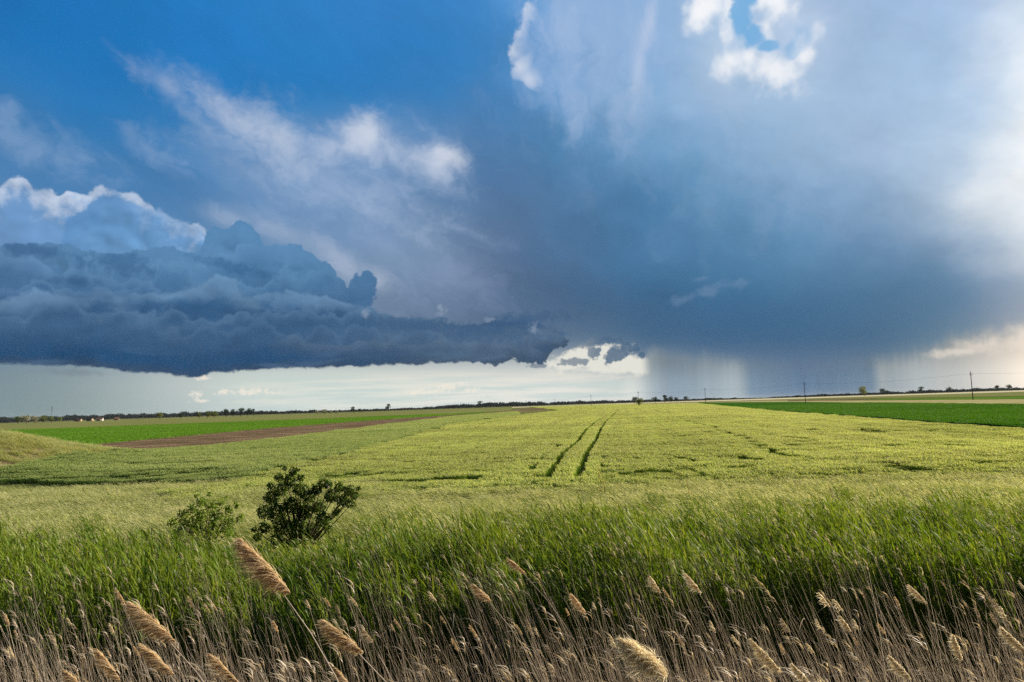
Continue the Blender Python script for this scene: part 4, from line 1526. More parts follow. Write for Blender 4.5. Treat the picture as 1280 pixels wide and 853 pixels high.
p = cells(-36, 36, 15.5, 42, 0.55)
far_lim = np.where(p[:, 0] < -7, np.interp(p[:, 0], [-60, -38, -25, -14, -8, 0], [58, 49, 45.5, 43, 41, 36]), 34.2 + 0.9 * wave(p[:, 0], p[:, 1] * 0, 0.11, 3))
p = p[in_view(p, 1.1, 3) & (p[:, 1] < far_lim)]
hd = rng.random(len(p)) < np.clip((p[:, 1] - np.interp(p[:, 0], [-14, -5], [20.0, 25.5])) / 6, 0.02, 0.62)
hv = lambda q: np.clip(0.95 + 0.25 * wave(q[:, 0], q[:, 1], 0.5, 21) + 0.2 * wave(q[:, 0], q[:, 1], 0.15, 22), 0.6, 1.4) * np.interp(q[:, 1], [17, 22, 27, 31, 42], [1.0, 0.82, 0.66, 0.52, 0.48])
tag(mass('meadow_grass', *stand(p[~hd], 0.75, hv(p[~hd])), C_G1, 7), 'long green meadow grass leaning left on the far bank', 'grass')
tag(mass('flowering_grass', *stand(p[hd], 0.75, hv(p[hd])), C_G2, 6), 'pale flowering grass along the near edge of the wheat', 'grass')
# knoll and its surroundings
p = cells(-66, -33, 44, 84, 0.7)
k_ = ((p[:, 0] + 50) / 12.5) ** 2 + ((p[:, 1] - 64) / 16.0) ** 2
bare = np.clip(1 - np.hypot((p[:, 0] + 40.5) * 0.16 + (p[:, 1] - 60) * -0.075, (p[:, 1] - 60) * 0.075), 0, 1)
p_ = p[(k_ < 1) & in_view(p, 1.1, 6) & (rng.random(len(p)) > bare * 0.45)]
tag(mass('knoll_grass', *stand(p_, 0.75, U(0.28, 0.5, len(p_))), C_K, 5), 'short sunlit grass on the low knoll at the left', 'grass')

def keep_low(q, hs, full):
    """before the bushes the growth stays lower: nothing there stands above the line of sight to their feet"""
    px_ = np.array([pixel((a, b, 0.5))[0] for a, b in q])
    lim = np.interp(px_, [150, 230, 300, 460, 540], [0.150, 0.176, 0.202, 0.198, 0.140])
    top = CAM_Z - lim * q[:, 1]
    return np.clip(np.minimum(hs * full, top - zt(q[:, 0], q[:, 1])), 0.5, 3) / full


p = cells(-22, 22, 12.4, 20.2, 0.50)
edge_f = 13.0 + 0.6 * wave(p[:, 0], p[:, 1] * 0, 0.35, 31)
dens = np.clip((20.5 - p[:, 1]) / 4.0, 0.1, 1) * np.clip((p[:, 1] - edge_f) / 0.5 + 0.4, 0, 1)
p = p[in_view(p, 1.1, 2) & (rng.random(len(p)) < dens)]
hs_ = np.clip(1.0 + 0.26 * wave(p[:, 0], p[:, 1], 0.4, 32) + 0.24 * wave(p[:, 0], p[:, 1], 1.2, 33), 0.5, 1.5) * np.interp(p[:, 1], [13, 16, 20], [1.06, 1.0, 0.72])
tag(mass('reed_bed', *stand(p, 0.6, keep_low(p, hs_, 1.85)), C_R, 7), 'dense young green reeds in the ditch', 'reeds')
p = cells(-26, 26, 20.0, 29, 1.1)
p = p[in_view(p, 1.1, 2) & (rng.random(len(p)) < np.clip((28 - p[:, 1]) / 12, 0, 1) * 0.5)]
P3, S_, R_ = stand(p, 0.6, U(0.40, 0.62, len(p)))
tag(mass('loose_reeds', P3, S_, R_, C_R, 7), 'loose green reeds scattered in the meadow grass', 'reeds')

p = cells(-16, 16, 5.0, 10.2, 0.46)
top_y = 9.6 + 0.7 * wave(p[:, 0], p[:, 1] * 0, 0.4, 41)
p = p[in_view(p, 1.1, 2) & (p[:, 1] < top_y)]
p = p[rng.random(len(p)) < np.clip(0.95 + 0.9 * wave(p[:, 0], p[:, 1], 0.6, 45), 0.35, 1) * np.interp(p[:, 1], [6, 8, 10], [1, 0.95, 0.6])]
hs_ = np.clip(0.95 + 0.16 * wave(p[:, 0], p[:, 1], 0.8, 42), 0.6, 1.25) * np.interp(p[:, 1], [5.0, 7, 9.5], [0.74, 0.90, 1.02])
tag(mass('dead_reed_bed', *stand(p, 0.5, hs_), C_Y, 8), 'dense dead tan reeds filling the foreground', 'reeds')
p = cells(-17, 17, 7.0, 13.0, 0.62)
p = p[in_view(p, 1.1, 2)]
p = p[rng.random(len(p)) < np.interp(p[:, 1], [7, 9, 11, 13], [0.6, 0.75, 0.45, 0.30]) * np.clip(1.0 + 1.1 * wave(p[:, 0], p[:, 1], 0.55, 44), 0.25, 1.6)]
tag(mass('dead_reed_canes', *stand(p, 0.6, U(0.80, 1.08, len(p)) * np.interp(p[:, 1], [7, 9, 13], [0.84, 1.02, 1.10])), C_Y2, 8), 'tall loose dead canes standing before the green reeds', 'reeds')

# long grass crowding round the feet of the two bushes
q_ = []
for (px_, py_, D_, rx_) in ((368, 690, 19.6, 1.5), (256, 664, 20.6, 1.4), (400, 690, 19.9, 1.2)):
    c_ = at_dist(px_, py_, D_)
    for k in range(16):
        q_.append((c_.x + random.uniform(-rx_, rx_), D_ + random.uniform(-0.5, 0.35)))
q_ = np.array(q_)
tag(mass('bush_grass', *stand(q_, 0.75, U(0.50, 0.72, len(q_)), jitter=0.1), C_G1, 7), 'long grass crowding round the feet of the two bushes', 'grass')
# ------------------------------------------------------------------ tubes, leaves, trees
def tube(rb, pts, radii, sides=6, mi=0):
    """a tapered round limb through pts"""
    pts = np.asarray(pts, float)
    V = []
    for i, p in enumerate(pts):
        d = pts[min(i + 1, len(pts) - 1)] - pts[max(i - 1, 0)]
        d = d / (np.linalg.norm(d) + 1e-9)
        a = np.cross(d, (0.3, 0.9, 0.1) if abs(d[1]) < 0.8 else (1, 0, 0))
        a /= np.linalg.norm(a)
        b = np.cross(d, a)
        t = np.linspace(0, 2 * math.pi, sides, endpoint=False)
        V.append(p + radii[i] * (np.cos(t)[:, None] * a + np.sin(t)[:, None] * b))
    V = np.concatenate(V)
    F = []
    for i in range(len(pts) - 1):
        for k in range(sides):
            k2 = (k + 1) % sides
            F.append((i * sides + k, i * sides + k2, (i + 1) * sides + k2, (i + 1) * sides + k))
    # close the top
    F.append(tuple((len(pts) - 1) * sides + k for k in (0, 1, 2, 3)))
    rb.v.append(V)
    rb.f.append(np.array(F) + rb.n)
    rb.m.append(np.full(len(F), mi, np.int32))
    rb.n += len(V)


def leaves_at(rb, C, size, mi=0, up=0.5):
    """bent leaf quads at the points C"""
    N = len(C)
    nrm = rng.normal(size=(N, 3)) + np.array([0, 0, up])
    nrm /= np.linalg.norm(nrm, axis=1, keepdims=True)
    a = np.cross(nrm, rng.normal(size=(N, 3)))
    a /= np.linalg.norm(a, axis=1, keepdims=True) + 1e-9
    b = np.cross(nrm, a)
    s = (size * U(0.6, 1.4, N))[:, None]
    V = np.stack([C - a * s, C - b * s * 0.42 + nrm * s * 0.12, C + a * s, C + b * s * 0.42 + nrm * s * 0.12], 1)
    rb.quads(V, mi)


def crown_points(blobs, n_, shell=0.55):
    """points spread through a crown made of clumps (x, y, z, r), denser to the outside, with ragged gaps"""
    blobs = np.asarray(blobs, float)
    wgt = blobs[:, 3] ** 2
    k = rng.choice(len(blobs), n_, p=wgt / wgt.sum())
    d = rng.normal(size=(n_, 3))
    d /= np.linalg.norm(d, axis=1, keepdims=True)
    r = (shell + (1 - shell) * rng.random(n_)) ** 0.7
    r *= 0.85 + 0.35 * rng.random(n_) ** 3
    return blobs[k, :3] + d * (blobs[k, 3] * r)[:, None]


M_BARK = field_mat('bark', (0.055, 0.042, 0.030), (0.10, 0.08, 0.058), (6, 6, 2))
M_BUSH = leaf_mat('dark bush leaf', (0.040, 0.078, 0.008), (0.090, 0.148, 0.016), 0.28, 0.015, 1.5, 9.0)
M_BUSH2 = leaf_mat('light bush leaf', (0.105, 0.185, 0.013), (0.165, 0.245, 0.028), 0.45, 0.012, 1.5, 9.0)
M_BLOOM_LIT = leaf_mat('pale blossom', (0.62, 0.54, 0.48), (0.72, 0.62, 0.55), 0.3, 0.02, 3.0, 9.0)

# ---- the dark flowering bush
def wpt(px, py, y):
    p = at_dist(px, py, y)
    return np.array([p.x, p.y, p.z])


BY = 20.5
bz = float(zt(wpt(372, 700, BY)[0], BY))
root = wpt(374, 700, BY)
root[2] = bz - 0.05
bush = empty('bush', root)
tag(bush, 'dark green bush with pale blossoms and painted sunlit flecks standing alone in the meadow grass', 'bush')
clumps = []
for px_, py_, r_, dy in ((362, 602, 10, 0), (352, 612, 11, .2), (340, 622, 11, .2), (374, 612, 10, -.2), (386, 620, 11, .1), (331, 640, 11, .1), (346, 640, 13, -.3), (364, 632, 12, 0), (380, 640, 13, .2),
                         (398, 634, 10, .2), (404, 650, 11, -.2), (352, 658, 13, .1), (372, 660, 13, -.2), (390, 664, 11, .2), (330, 660, 9, 0), (322, 672, 6, .1), (366, 680, 12, 0), (384, 684, 10, .2), (328, 684, 5, 0), (346, 676, 8, -.2),
                         (424, 610, 8, 0), (436, 614, 8, .1), (444, 620, 6, 0), (414, 620, 10, -.2), (428, 626, 9, .1), (440, 630, 6, .1), (349, 597, 6, 0), (366, 590, 6, 0), (376, 597, 5, .1), (404, 604, 8, .2), (396, 612, 8, 0), (411, 606, 6, .1), (420, 640, 6, 0),
                         (338, 607, 5, .1), (356, 586, 3.5, 0), (373, 587, 3, 0), (448, 611, 3.5, 0), (318, 662, 4, 0), (410, 662, 6, 0), (372, 698, 13, 0), (392, 700, 9, .1)):
    c_ = wpt(px_, py_, BY + dy) - root
    clumps.append((*c_, r_ / FPX * BY))
b_ = Ribbons()
for (cx, cy, cz, r_) in clumps:
    m1 = np.array([cx * 0.3, cy * 0.4, cz * 0.42]) + rng.normal(size=3) * 0.05
    tube(b_, [(rng.normal() * .06, rng.normal() * .06, 0), m1, (np.array([cx, cy, cz]) * 0.75 + m1 * 0.25), (cx, cy, cz)], (0.035, 0.022, 0.012, 0.005), 5)
b_.build('stems', [M_BARK], bush)
b_ = Ribbons()
leaves_at(b_, crown_points(clumps, 14500, 0.34), 0.040, 0, 0.4)
b_.build('foliage', [M_BUSH], bush)
b_ = Ribbons()  # pale specks: blossoms, plus sunlit leaf flecks put in as pale colour
fc_ = crown_points(clumps, 320, 0.92)
fc_ = fc_[(fc_[:, 1] < 0.35) & (fc_[:, 2] > 0.7)][:110]
for q in range(4):
    leaves_at(b_, fc_ + rng.normal(size=fc_.shape) * 0.015, 0.024, 0, 1.0)
b_.build('blossom_lit_fleck', [M_BLOOM_LIT], bush)

# ---- the lighter shrub to its left
SY = 21.5
root = wpt(255, 668, SY)
root[2] = float(zt(root[0], SY)) - 0.05
shrub = empty('bush', root)
tag(shrub, 'low light green shrub half sunk in the grass left of the dark bush', 'bush')
cl = []
for px_, py_, r_, dy in ((228, 644, 9, 0), (240, 636, 8, .2), (252, 628, 8, .2), (264, 632, 9, -.2), (276, 630, 7, .1), (286, 638, 8, 0), (296, 632, 5, 0), (216, 654, 8, .1), (232, 656, 11, 0), (250, 646, 12, 0), (268, 648, 12, -.2), (284, 652, 11, .1),
                         (300, 648, 7, .1), (244, 662, 12, -.2), (264, 664, 13, .1), (284, 666, 10, 0), (222, 668, 9, 0), (246, 620, 4, 0), (262, 618, 4, .1), (282, 622, 4, 0)):
    cl.append((*(wpt(px_, py_, SY + dy) - root), r_ / FPX * SY))
b_ = Ribbons()
for (cx, cy, cz, r_) in cl:
    tube(b_, [(0, 0, 0), (cx * .4, cy * .4, cz * .5), (cx, cy, cz)], (0.02, 0.014, 0.004), 5)
b_.build('stems', [M_BARK], shrub)
b_ = Ribbons()
leaves_at(b_, crown_points(cl, 4200, 0.15), 0.040, 0, 0.5)
b_.build('foliage', [M_BUSH2], shrub)

# ------------------------------------------------------------------ single dead reeds with plumes
M_PLUME = leaf_mat('reed plume', (0.56, 0.435, 0.265), (0.72, 0.585, 0.39), 0.58, 0.01, 6.0, 30.0, tboost=1.2, warm=0.5)
M_PLUME2 = leaf_mat('bleached plume', (0.68, 0.59, 0.40), (0.80, 0.72, 0.53), 0.55, 0.01, 6.0, 30.0, tboost=1.2, warm=0.4)


def plume(rb, tip, d, L, wd, n_, hair=0.0028, droop=1.0, side=-1.0, bushy=0.0):
    """a one-sided feathery head: fine drooping hairs along the rachis that ends in tip"""
    t = rng.random(n_) ** 0.85                         # 0 base of the head, 1 tip
    # tufts: hairs come in whorls
    t = np.clip((np.round(t * 11) + U(-.33, .33, n_)) / 11, 0, 1)
    bend = np.array([side * 0.30, 0, -0.06]) * L
    P = tip + d * (L * (t - 1))[:, None] + bend * ((t ** 2) - 1)[:, None] * 0.35
    env = np.interp(t, (0, 0.12, 0.35, 0.65, 0.9, 1), (0.35, 0.8, 1.0, 0.8, 0.42, 0.12)) * wd
    a = U(0, 2 * math.pi, n_)
    out = np.stack([np.cos(a) * 0.55 + side * (0.75 - bushy * 0.5), np.sin(a) * 0.55, U(-0.15, 0.35 + bushy * .3, n_)], -1)
    V1 = (out * 0.62 + d * U(0.2, 1.0, n_)[:, None] + rng.normal(size=(n_, 3)) * 0.26) * (env * U(0.35, 1.2, n_))[:, None]
    V2 = np.stack([side * U(0.1, 0.6, n_), U(-.2, .2, n_), -U(0.15, 0.75, n_) * droop], -1) * env[:, None]
    if bushy:
        V1 *= 0.62
        V2 = V2 * 0.7 + rng.normal(size=(n_, 3)) * (0.22 * env)[:, None]
        P = P + rng.normal(size=(n_, 3)) * (0.16 * env)[:, None]
    sd = np.cross(V1, rng.normal(size=(n_, 3)))
    sd /= np.linalg.norm(sd, axis=1, keepdims=True) + 1e-9
    rb.add(P, V1, V2, sd, hair * U(0.6, 1.6, n_), 3, (0.5, 1.0, 0.8, 0.2), 0)


def reed(tip, head_dir, L, wd, n_, label, group=None, mat_p=None, stem_r=0.0035, bushy=0.0, name='dead_reed', hair=0.0028, leaf=1):
    """one reed: cane rooted in the land, plume at its top, a torn leaf"""
    tip = np.asarray(tip, float)
    d = np.asarray(head_dir, float)
    d /= np.linalg.norm(d)
    neck = tip - d * L
    # the cane leaves the neck along the head and straightens towards the ground
    run = neck[2] - float(zt(neck[0], neck[1]))
    bx = neck[0] + run * 0.36 * abs(d[0]) / max(d[2], 0.3)
    by = neck[1] + run * 0.05
    base = np.array([bx, by, float(zt(bx, by)) - 0.03])
    t = np.linspace(0, 1, 9)[:, None]
    ctrl = neck - d * run * 0.55
    pts = (1 - t) ** 2 * base + 2 * t * (1 - t) * ctrl + t ** 2 * neck
    r0 = empty(name, base)
    tag(r0, label, 'reed', group)
    sb = Ribbons()
    tube(sb, np.concatenate([pts, [neck + d * L * .5, tip - d * L * 0.1]]) - base, list(np.linspace(stem_r * 1.25, stem_r * 0.8, 9)) + [stem_r * .5, stem_r * .25], 5)
    sb.build('stem', [M_DRY], r0)
    pb = Ribbons()
    plume(pb, tip - base, d, L, wd, int(n_ * 2.6), hair, bushy=bushy)
    pb.build('plume', [mat_p or M_PLUME], r0)
    if leaf:
        for q in U(0.45, 0.85, 2):
            lb = Ribbons()
            p = (1 - q) ** 2 * base + 2 * q * (1 - q) * ctrl + q ** 2 * neck - base
            a = U(0, 6.28, 1)
            o_ = np.array([[math.cos(a[0]) * 0.5 - 0.2, math.sin(a[0]) * 0.5, 0.7]]) * 0.28
            lb.add(p[None], o_, np.array([[-0.08, 0, -0.2]]), hvec(a + 1.57), np.array([0.011]), 5, (0.7, 1, 0.85, 0.6, 0.3, 0.05), 0)
            lb.build('leaf', [M_DRY], r0)
    return r0


# the ones the photo shows large: tip pixel, neck pixel, distance, width factor, hairs
HERO = [
    ((301, 675), (354, 743), 4.0, 0.40, 900, 'largest golden reed plume, standing up before the dark bush', None, 0),
    ((163, 754), (212, 803), 4.2, 0.40, 700, 'golden reed plume at the left, higher of the pair there', None, 0),
    ((404, 776), (448, 817), 4.3, 0.42, 700, 'broad golden reed plume right of and below the largest plume', None, 0),
    ((775, 800), (826, 846), 3.9, 0.46, 1300, 'fat fluffy cream reed plume at the bottom, right of the middle', 1, 1),
    ((177, 806), (212, 844), 4.6, 0.40, 500, 'golden reed plume just below the higher one at the left', None, 0),
    ((262, 818), (296, 858), 4.4, 0.34, 500, 'slim golden plume cut by the bottom edge, between the left plumes and the largest', None, 0),
    ((121, 812), (146, 852), 4.8, 0.40, 420, 'brown banded plume low at the left among dense canes', None, 0),
    ((80, 838), (108, 868), 4.3, 0.36, 420, 'dull plume at the bottom left corner', None, 0),
    ((418, 834), (438, 862), 4.5, 0.36, 420, 'plume tip at the bottom edge under the broad golden plume', None, 0),
    ((1252, 785), (1280, 816), 5.6, 0.36, 420, 'pale plume at the right edge above the bottom corner', None, 1),
    ((1192, 794), (1200, 826), 6.0, 0.42, 360, 'upright pale plume low at the right', None, 1),
    ((938, 799), (972, 842), 6.4, 0.34, 380, 'slim pale plume leaning left, right of the fat cream one', None, 1),
    ((1112, 820), (1136, 850), 5.4, 0.36, 360, 'pale plume at the bottom edge below the thin canes on the right', None, 1),
    ((592, 731), (612, 753), 7.6, 0.46, 260, 'short dense brown plume standing clear before the green reeds at the middle', None, 0),
    ((635, 698), (655, 718), 8.2, 0.36, 240, 'small brown plume, highest near the middle', None, 0),
    ((857, 717), (874, 742), 8.0, 0.42, 260, 'banded pale plume standing against the dark reeds right of the middle', None, 1),
    ((812, 720), (824, 742), 8.2, 0.42, 240, 'curled pale plume beside a banded one above the fat cream plume', None, 1),
    ((1136, 731), (1156, 755), 8.0, 0.38, 240, 'bent pale plume alone in the dark gap on the right', None, 1),
    ((714, 742), (730, 768), 7.8, 0.40, 240, 'drooping pale plume left of the curled pair', None, 0),
    ((1050, 770), (1062, 790), 7.4, 0.44, 220, 'small ribbed plume among the leaning canes on the right', None, 1),
    ((990, 830), (1012, 858), 5.8, 0.36, 300, 'pale plume rising from the bottom edge right of the slim leaning one', None, 1),
]
for (tp, nk, D_, wf, nh, lab, bs, pm) in HERO:
    t3, n3 = wpt(*tp, D_), wpt(*nk, D_)
    L_ = float(np.linalg.norm(t3 - n3))
    reed(t3, t3 - n3, L_, L_ * wf * (0.85 if bs else 0.68), nh, lab, None, M_PLUME2 if pm else M_PLUME, 0.0042 if D_ < 5 else 0.0036, bushy=1.0 if bs else 0.0, hair=0.0030 if D_ < 5 else 0.0038)

# many thinner ones: a few kinds, copied
KINDS = []
for k in range(9):
    Lk = random.uniform(0.12, 0.20)
    hk = random.uniform(1.9, 2.25)
    leanx = random.uniform(0.30, 0.62)
    d_ = np.array([-leanx, 0, 1.0])
    d_ /= np.linalg.norm(d_)
    tp = np.array([-0.36 * leanx * hk - 0.1, 0, hk])
    neck = tp - d_ * Lk
    t = np.linspace(0, 1, 8)[:, None]
    ctrl = neck - d_ * hk * 0.5
    pts = 2 * t * (1 - t) * ctrl + t ** 2 * neck
    sb, pb = Ribbons(), Ribbons()
    tube(sb, np.concatenate([pts, [tp - d_ * Lk * 0.2]]), list(np.linspace(0.0042, 0.0028, 8)) + [0.001], 4)
    plume(pb, tp, d_, Lk, Lk * random.uniform(0.24, 0.38), 130, 0.0055)
    KINDS.append((sb.arrays(), pb.arrays(), M_PLUME2 if k % 3 == 0 else (M_PLUME if k % 3 == 1 else M_DHEAD)))
KM = []
for (sa, pa, mp) in KINDS:
    KM.append([])
    for nm, arr, mm in (('stem', sa, M_DRY), ('plume', pa, mp)):
        tmp = mesh_obj(nm, arr[0], arr[1], [mm], None, arr[2], True, False)
        KM[-1].append(tmp.data)
        bpy.data.objects.remove(tmp)
spots = []
for xx in np.arange(-11.5, 11.5, 0.24):
    yy = random.uniform(7.2, 11.8)
    if abs(xx) < yy * 0.78:
        spots.append((xx + random.uniform(-.2, .2), yy))
for (xx, yy) in spots:
    k = random.randrange(len(KM))
    e = empty('dead_reed', (xx, yy, float(zt(xx, yy)) - 0.03), random.uniform(-0.35, 0.35))
    s_ = random.uniform(0.92, 1.22)
    e.scale = (s_, s_, s_)
    tag(e, 'thin dead reed with a small pale plume among the canes before the green reeds', 'reed', 'thin plumed dead reeds of the ditch')
    for nm, me in zip(('stem', 'plume'), KM[k]):
        c = bpy.data.objects.new(nm, me)
        COL.objects.link(c)
        c.parent = e

# reddish dock stalks standing above the grass at the field's edge
M_DOCK = leaf_mat('dock seed', (0.24, 0.085, 0.045), (0.34, 0.14, 0.07), 0.3, 0.0, 3.0, 20.0)
for px_, py_, D_, ht, lab in ((747, 578, 31, 1.25, 'reddish dock stalk in the wheat just right of the right wheel rut, taller of two'), (752, 590, 30, 0.9, 'shorter reddish dock stalk right of the wheel ruts'),
                              (858, 600, 28, 1.0, 'reddish dock stalk at the field edge, well right of the ruts'), (1036, 606, 27, 0.9, 'reddish dock stalk at the field edge toward the right')):
    tp = wpt(px_, py_, D_)
    z0 = float(zt(tp[0], tp[1]))
    ht = max(tp[2] - z0, 0.5)
    e = empty('dock_plant', (tp[0] + 0.12, tp[1], z0))
    tag(e, lab, 'weed', 'dock stalks at the field edge')
    sb = Ribbons()
    tube(sb, [(0, 0, 0), (-0.03, 0, ht * .5), (-0.12, 0, ht)], (0.008, 0.006, 0.003), 5)
    sb.build('stem', [M_DOCK], e)
    pb = Ribbons()
    q = rng.random(150) ** 0.8
    C_ = np.stack([-0.12 * q, np.zeros(150), ht * (0.45 + 0.55 * q)], -1) + rng.normal(size=(150, 3)) * (0.035 * (1.15 - q))[:, None]
    leaves_at(pb, C_, 0.012, 0, 0.2)
    pb.build('seed_head', [M_DOCK], e)

# ------------------------------------------------------------------ utility poles and wires
M_POLE = field_mat('weathered pole', (0.035, 0.030, 0.026), (0.065, 0.055, 0.045), (3, 3, 0.6))
M_WIRE = field_mat('wire', (0.04, 0.04, 0.042), (0.06, 0.06, 0.06), (1, 1, 1))
M_INS = field_mat('insulator', (0.10, 0.09, 0.085), (0.16, 0.14, 0.13), (5, 5, 5))


def box(rb, c, s, mi=0, rot=0.0):
    v = np.array([(x, y, z) for x in (-.5, .5) for y in (-.5, .5) for z in (-.5, .5)]) * np.array(s)
    if rot:
        v = v @ np.array([[math.cos(rot), math.sin(rot), 0], [-math.sin(rot), math.cos(rot), 0], [0, 0, 1]])
    v = v + np.array(c)
    F = np.array([(0, 1, 3, 2), (4, 6, 7, 5), (0, 4, 5, 1), (2, 3, 7, 6), (0, 2, 6, 4), (1, 5, 7, 3)])
    rb.v.append(v)
    rb.f.append(F + rb.n)
    rb.m.append(np.full(6, mi, np.int32))
    rb.n += 8


POLES = [(1213, 464.5, 33), (1005, 477.5, 25), (881, 485, 19.5), (797.5, 489, 17.5), (738.5, 493.5, 13.5), (693.5, 498, 10.5), (657.5, 500.5, 8.5)]
POLE_LAB = ['nearest utility pole with cross arm, tall against the bright sky', 'second utility pole from the near end, before the dark rain', 'third utility pole from the near end, at the end of the dark green field',
            'fourth utility pole, next to a small leafy bush', 'fifth utility pole, small beyond the wheat', 'sixth utility pole, tiny beyond the wheat', 'last tiny utility pole before the wood']
pole_pts = []
LAY = None
for i, (px_, ty, hp) in enumerate(POLES):
    D_ = FPX * 12.4 / hp
    top = wpt(px_, ty, D_)
    pole_pts.append(top)
nxt = pole_pts[0] + (pole_pts[0] - pole_pts[1]) * 0.9
nxt[2] = pole_pts[0][2]
all_pts = [nxt] + pole_pts
for i in range(len(all_pts)):
    top = all_pts[i]
    a_ = all_pts[max(i - 1, 0)]
    c_ = all_pts[min(i + 1, len(all_pts) - 1)]
    dirv = (c_ - a_)[:2]
    ang = math.atan2(dirv[1], dirv[0]) + math.pi / 2
    z0 = float(zt(top[0], top[1]))
    e = empty('utility_pole', (top[0], top[1], z0), ang)
    tag(e, POLE_LAB[i - 1] if i else 'utility pole of the same line standing just outside the view on the right', 'pole', 'utility poles across the fields')
    H_ = top[2] - z0
    pb = Ribbons()
    tube(pb, [(0, 0, -0.3), (0, 0, H_ * .5), (0, 0, H_)], (0.20, 0.17, 0.13), 8)
    pb.build('pole', [M_POLE], e)
    ab = Ribbons()
    box(ab, (0, 0.17, H_ - 1.35), (2.2, 0.12, 0.16))
    box(ab, (0.45, 0.17, H_ - 1.75), (0.06, 0.06, 0.75))
    box(ab, (-0.45, 0.17, H_ - 1.75), (0.06, 0.06, 0.75))
    ab.build('crossarm', [M_POLE], e)
    for sx in (-0.98, 0.98):
        ib = Ribbons()
        tube(ib, [(sx, 0.17, H_ - 1.27), (sx, 0.17, H_ - 1.15), (sx, 0.17, H_ - 1.05), (sx, 0.17, H_ - 0.95)], (0.03, 0.07, 0.06, 0.03), 8)
        ib.build('insulator', [M_INS], e)
for i in range(len(all_pts) - 1):
    A_, B_ = all_pts[i], all_pts[i + 1]
    dv = (B_ - A_)[:2] / np.linalg.norm((B_ - A_)[:2])
    nx = np.array([-dv[1], dv[0]])
    for k, sx in enumerate((-0.98, 0.98)):
        pa = A_ + np.array([nx[0] * sx, nx[1] * sx, -0.92])
        pb_ = B_ + np.array([nx[0] * sx, nx[1] * sx, -0.92])
        t = np.linspace(0, 1, 15)[:, None]
        sag = 1.6
        pts = pa + (pb_ - pa) * t - np.array([0, 0, 1]) * sag * 4 * t * (1 - t)
        wb = Ribbons()
        tube(wb, pts - pa, [0.012] * 15, 4)
        o = wb.build('power_wire', [M_WIRE])
        o.location = pa
        near = ('wire from the nearest utility pole out of view to the right', 'sagging wire between the nearest and second utility poles', 'sagging wire between the second and third utility poles', 'sagging wire between the third and fourth utility poles',
                'thin wire between the fourth and fifth utility poles', 'thin wire between the fifth and sixth utility poles', 'thin wire between the sixth and last utility poles')[i]
        tag(o, near + (', nearer one' if k == 0 else ', farther one'), 'wire', 'wires of the power line')

# ------------------------------------------------------------------ far trees, wood, village
M_FLEAF = leaf_mat('far tree leaf', (0.018, 0.036, 0.014), (0.030, 0.054, 0.018), 0.2, 0.0, 0.02, 0.3)
M_FLEAF2 = leaf_mat('far olive leaf', (0.110, 0.145, 0.030), (0.170, 0.195, 0.055), 0.35, 0.0, 0.03, 0.3)
M_FLEAF3 = leaf_mat('far grey leaf', (0.230, 0.240, 0.160), (0.330, 0.330, 0.240), 0.35, 0.0, 0.03, 0.3)
M_WOOD = leaf_mat('far wood leaf', (0.008, 0.018, 0.017), (0.015, 0.029, 0.024), 0.10, 0.0, 0.004, 0.05)


def tree_arrays(H_, Wd, n_, trunk=0.22, leaf=0.6, tall=0.0):
    tb, cb = Ribbons(), Ribbons()
    cl = []
    for i in range(14):
        a = random.uniform(0, 6.28)
        r_ = random.uniform(0.05, 0.38) * Wd
        z_ = random.uniform(trunk + 0.12, 0.86)
        k_ = math.sin(min(1, (z_ - trunk) / (1 - trunk)) * math.pi) ** 0.6
        cl.append((r_ * math.cos(a) * k_ * 1.1, r_ * math.sin(a) * k_ * 1.1, z_ * H_, random.uniform(0.13, 0.24) * Wd * (0.6 + 0.5 * k_)))
    tube(tb, [(0, 0, -0.2), (0.02 * H_, 0, H_ * 0.35), (0, 0.02 * H_, H_ * 0.75)], (0.035 * H_, 0.026 * H_, 0.008 * H_), 7)
    for c in cl[:7]:
        tube(tb, [(0.01 * H_, 0, H_ * trunk), (c[0] * .5, c[1] * .5, (c[2] + H_ * trunk) * .5), c[:3]], (0.014 * H_, 0.009 * H_, 0.003 * H_), 5)
    leaves_at(cb, crown_points(cl, n_, 0.4), leaf, 0, 0.3)
    return tb.arrays(), cb.arrays()


def data_of(arr, mm, nm):
    tmp = mesh_obj(nm, arr[0], arr[1], [mm], None, arr[2], True, False)
    d_ = tmp.data
    bpy.data.objects.remove(tmp)
    return d_


TREES = []
for k in range(6):
    ta, ca = tree_arrays(1.0, random.uniform(0.75, 1.05), 520, random.choice((0.12, 0.2, 0.26)), 0.055)
    TREES.append([data_of(ta, M_BARK, 'trunk')] + [data_of(ca, mm, 'crown') for mm in (M_FLEAF, M_FLEAF2, M_FLEAF3)])


def far_tree(px_, top, base, D_, kind, label, wide=1.0, group='trees along the far edge of the fields'):
    b3 = wpt(px_, base, D_)
    z0 = float(zt(b3[0], b3[1]))
    t3 = wpt(px_, top - 0.9, D_)
    H_ = max(t3[2] - z0, 1.5)
    e = empty('tree', (b3[0], b3[1], z0), random.uniform(0, 6.28))
    e.scale = (H_ * wide, H_ * wide, H_)
    tag(e, label, 'tree', group)
    T_ = TREES[random.randrange(6)]
    for nm, me in (('trunk', T_[0]), ('crown', T_[1 + kind])):
        c = bpy.data.objects.new(nm, me)
        COL.objects.link(c)
        c.parent = e


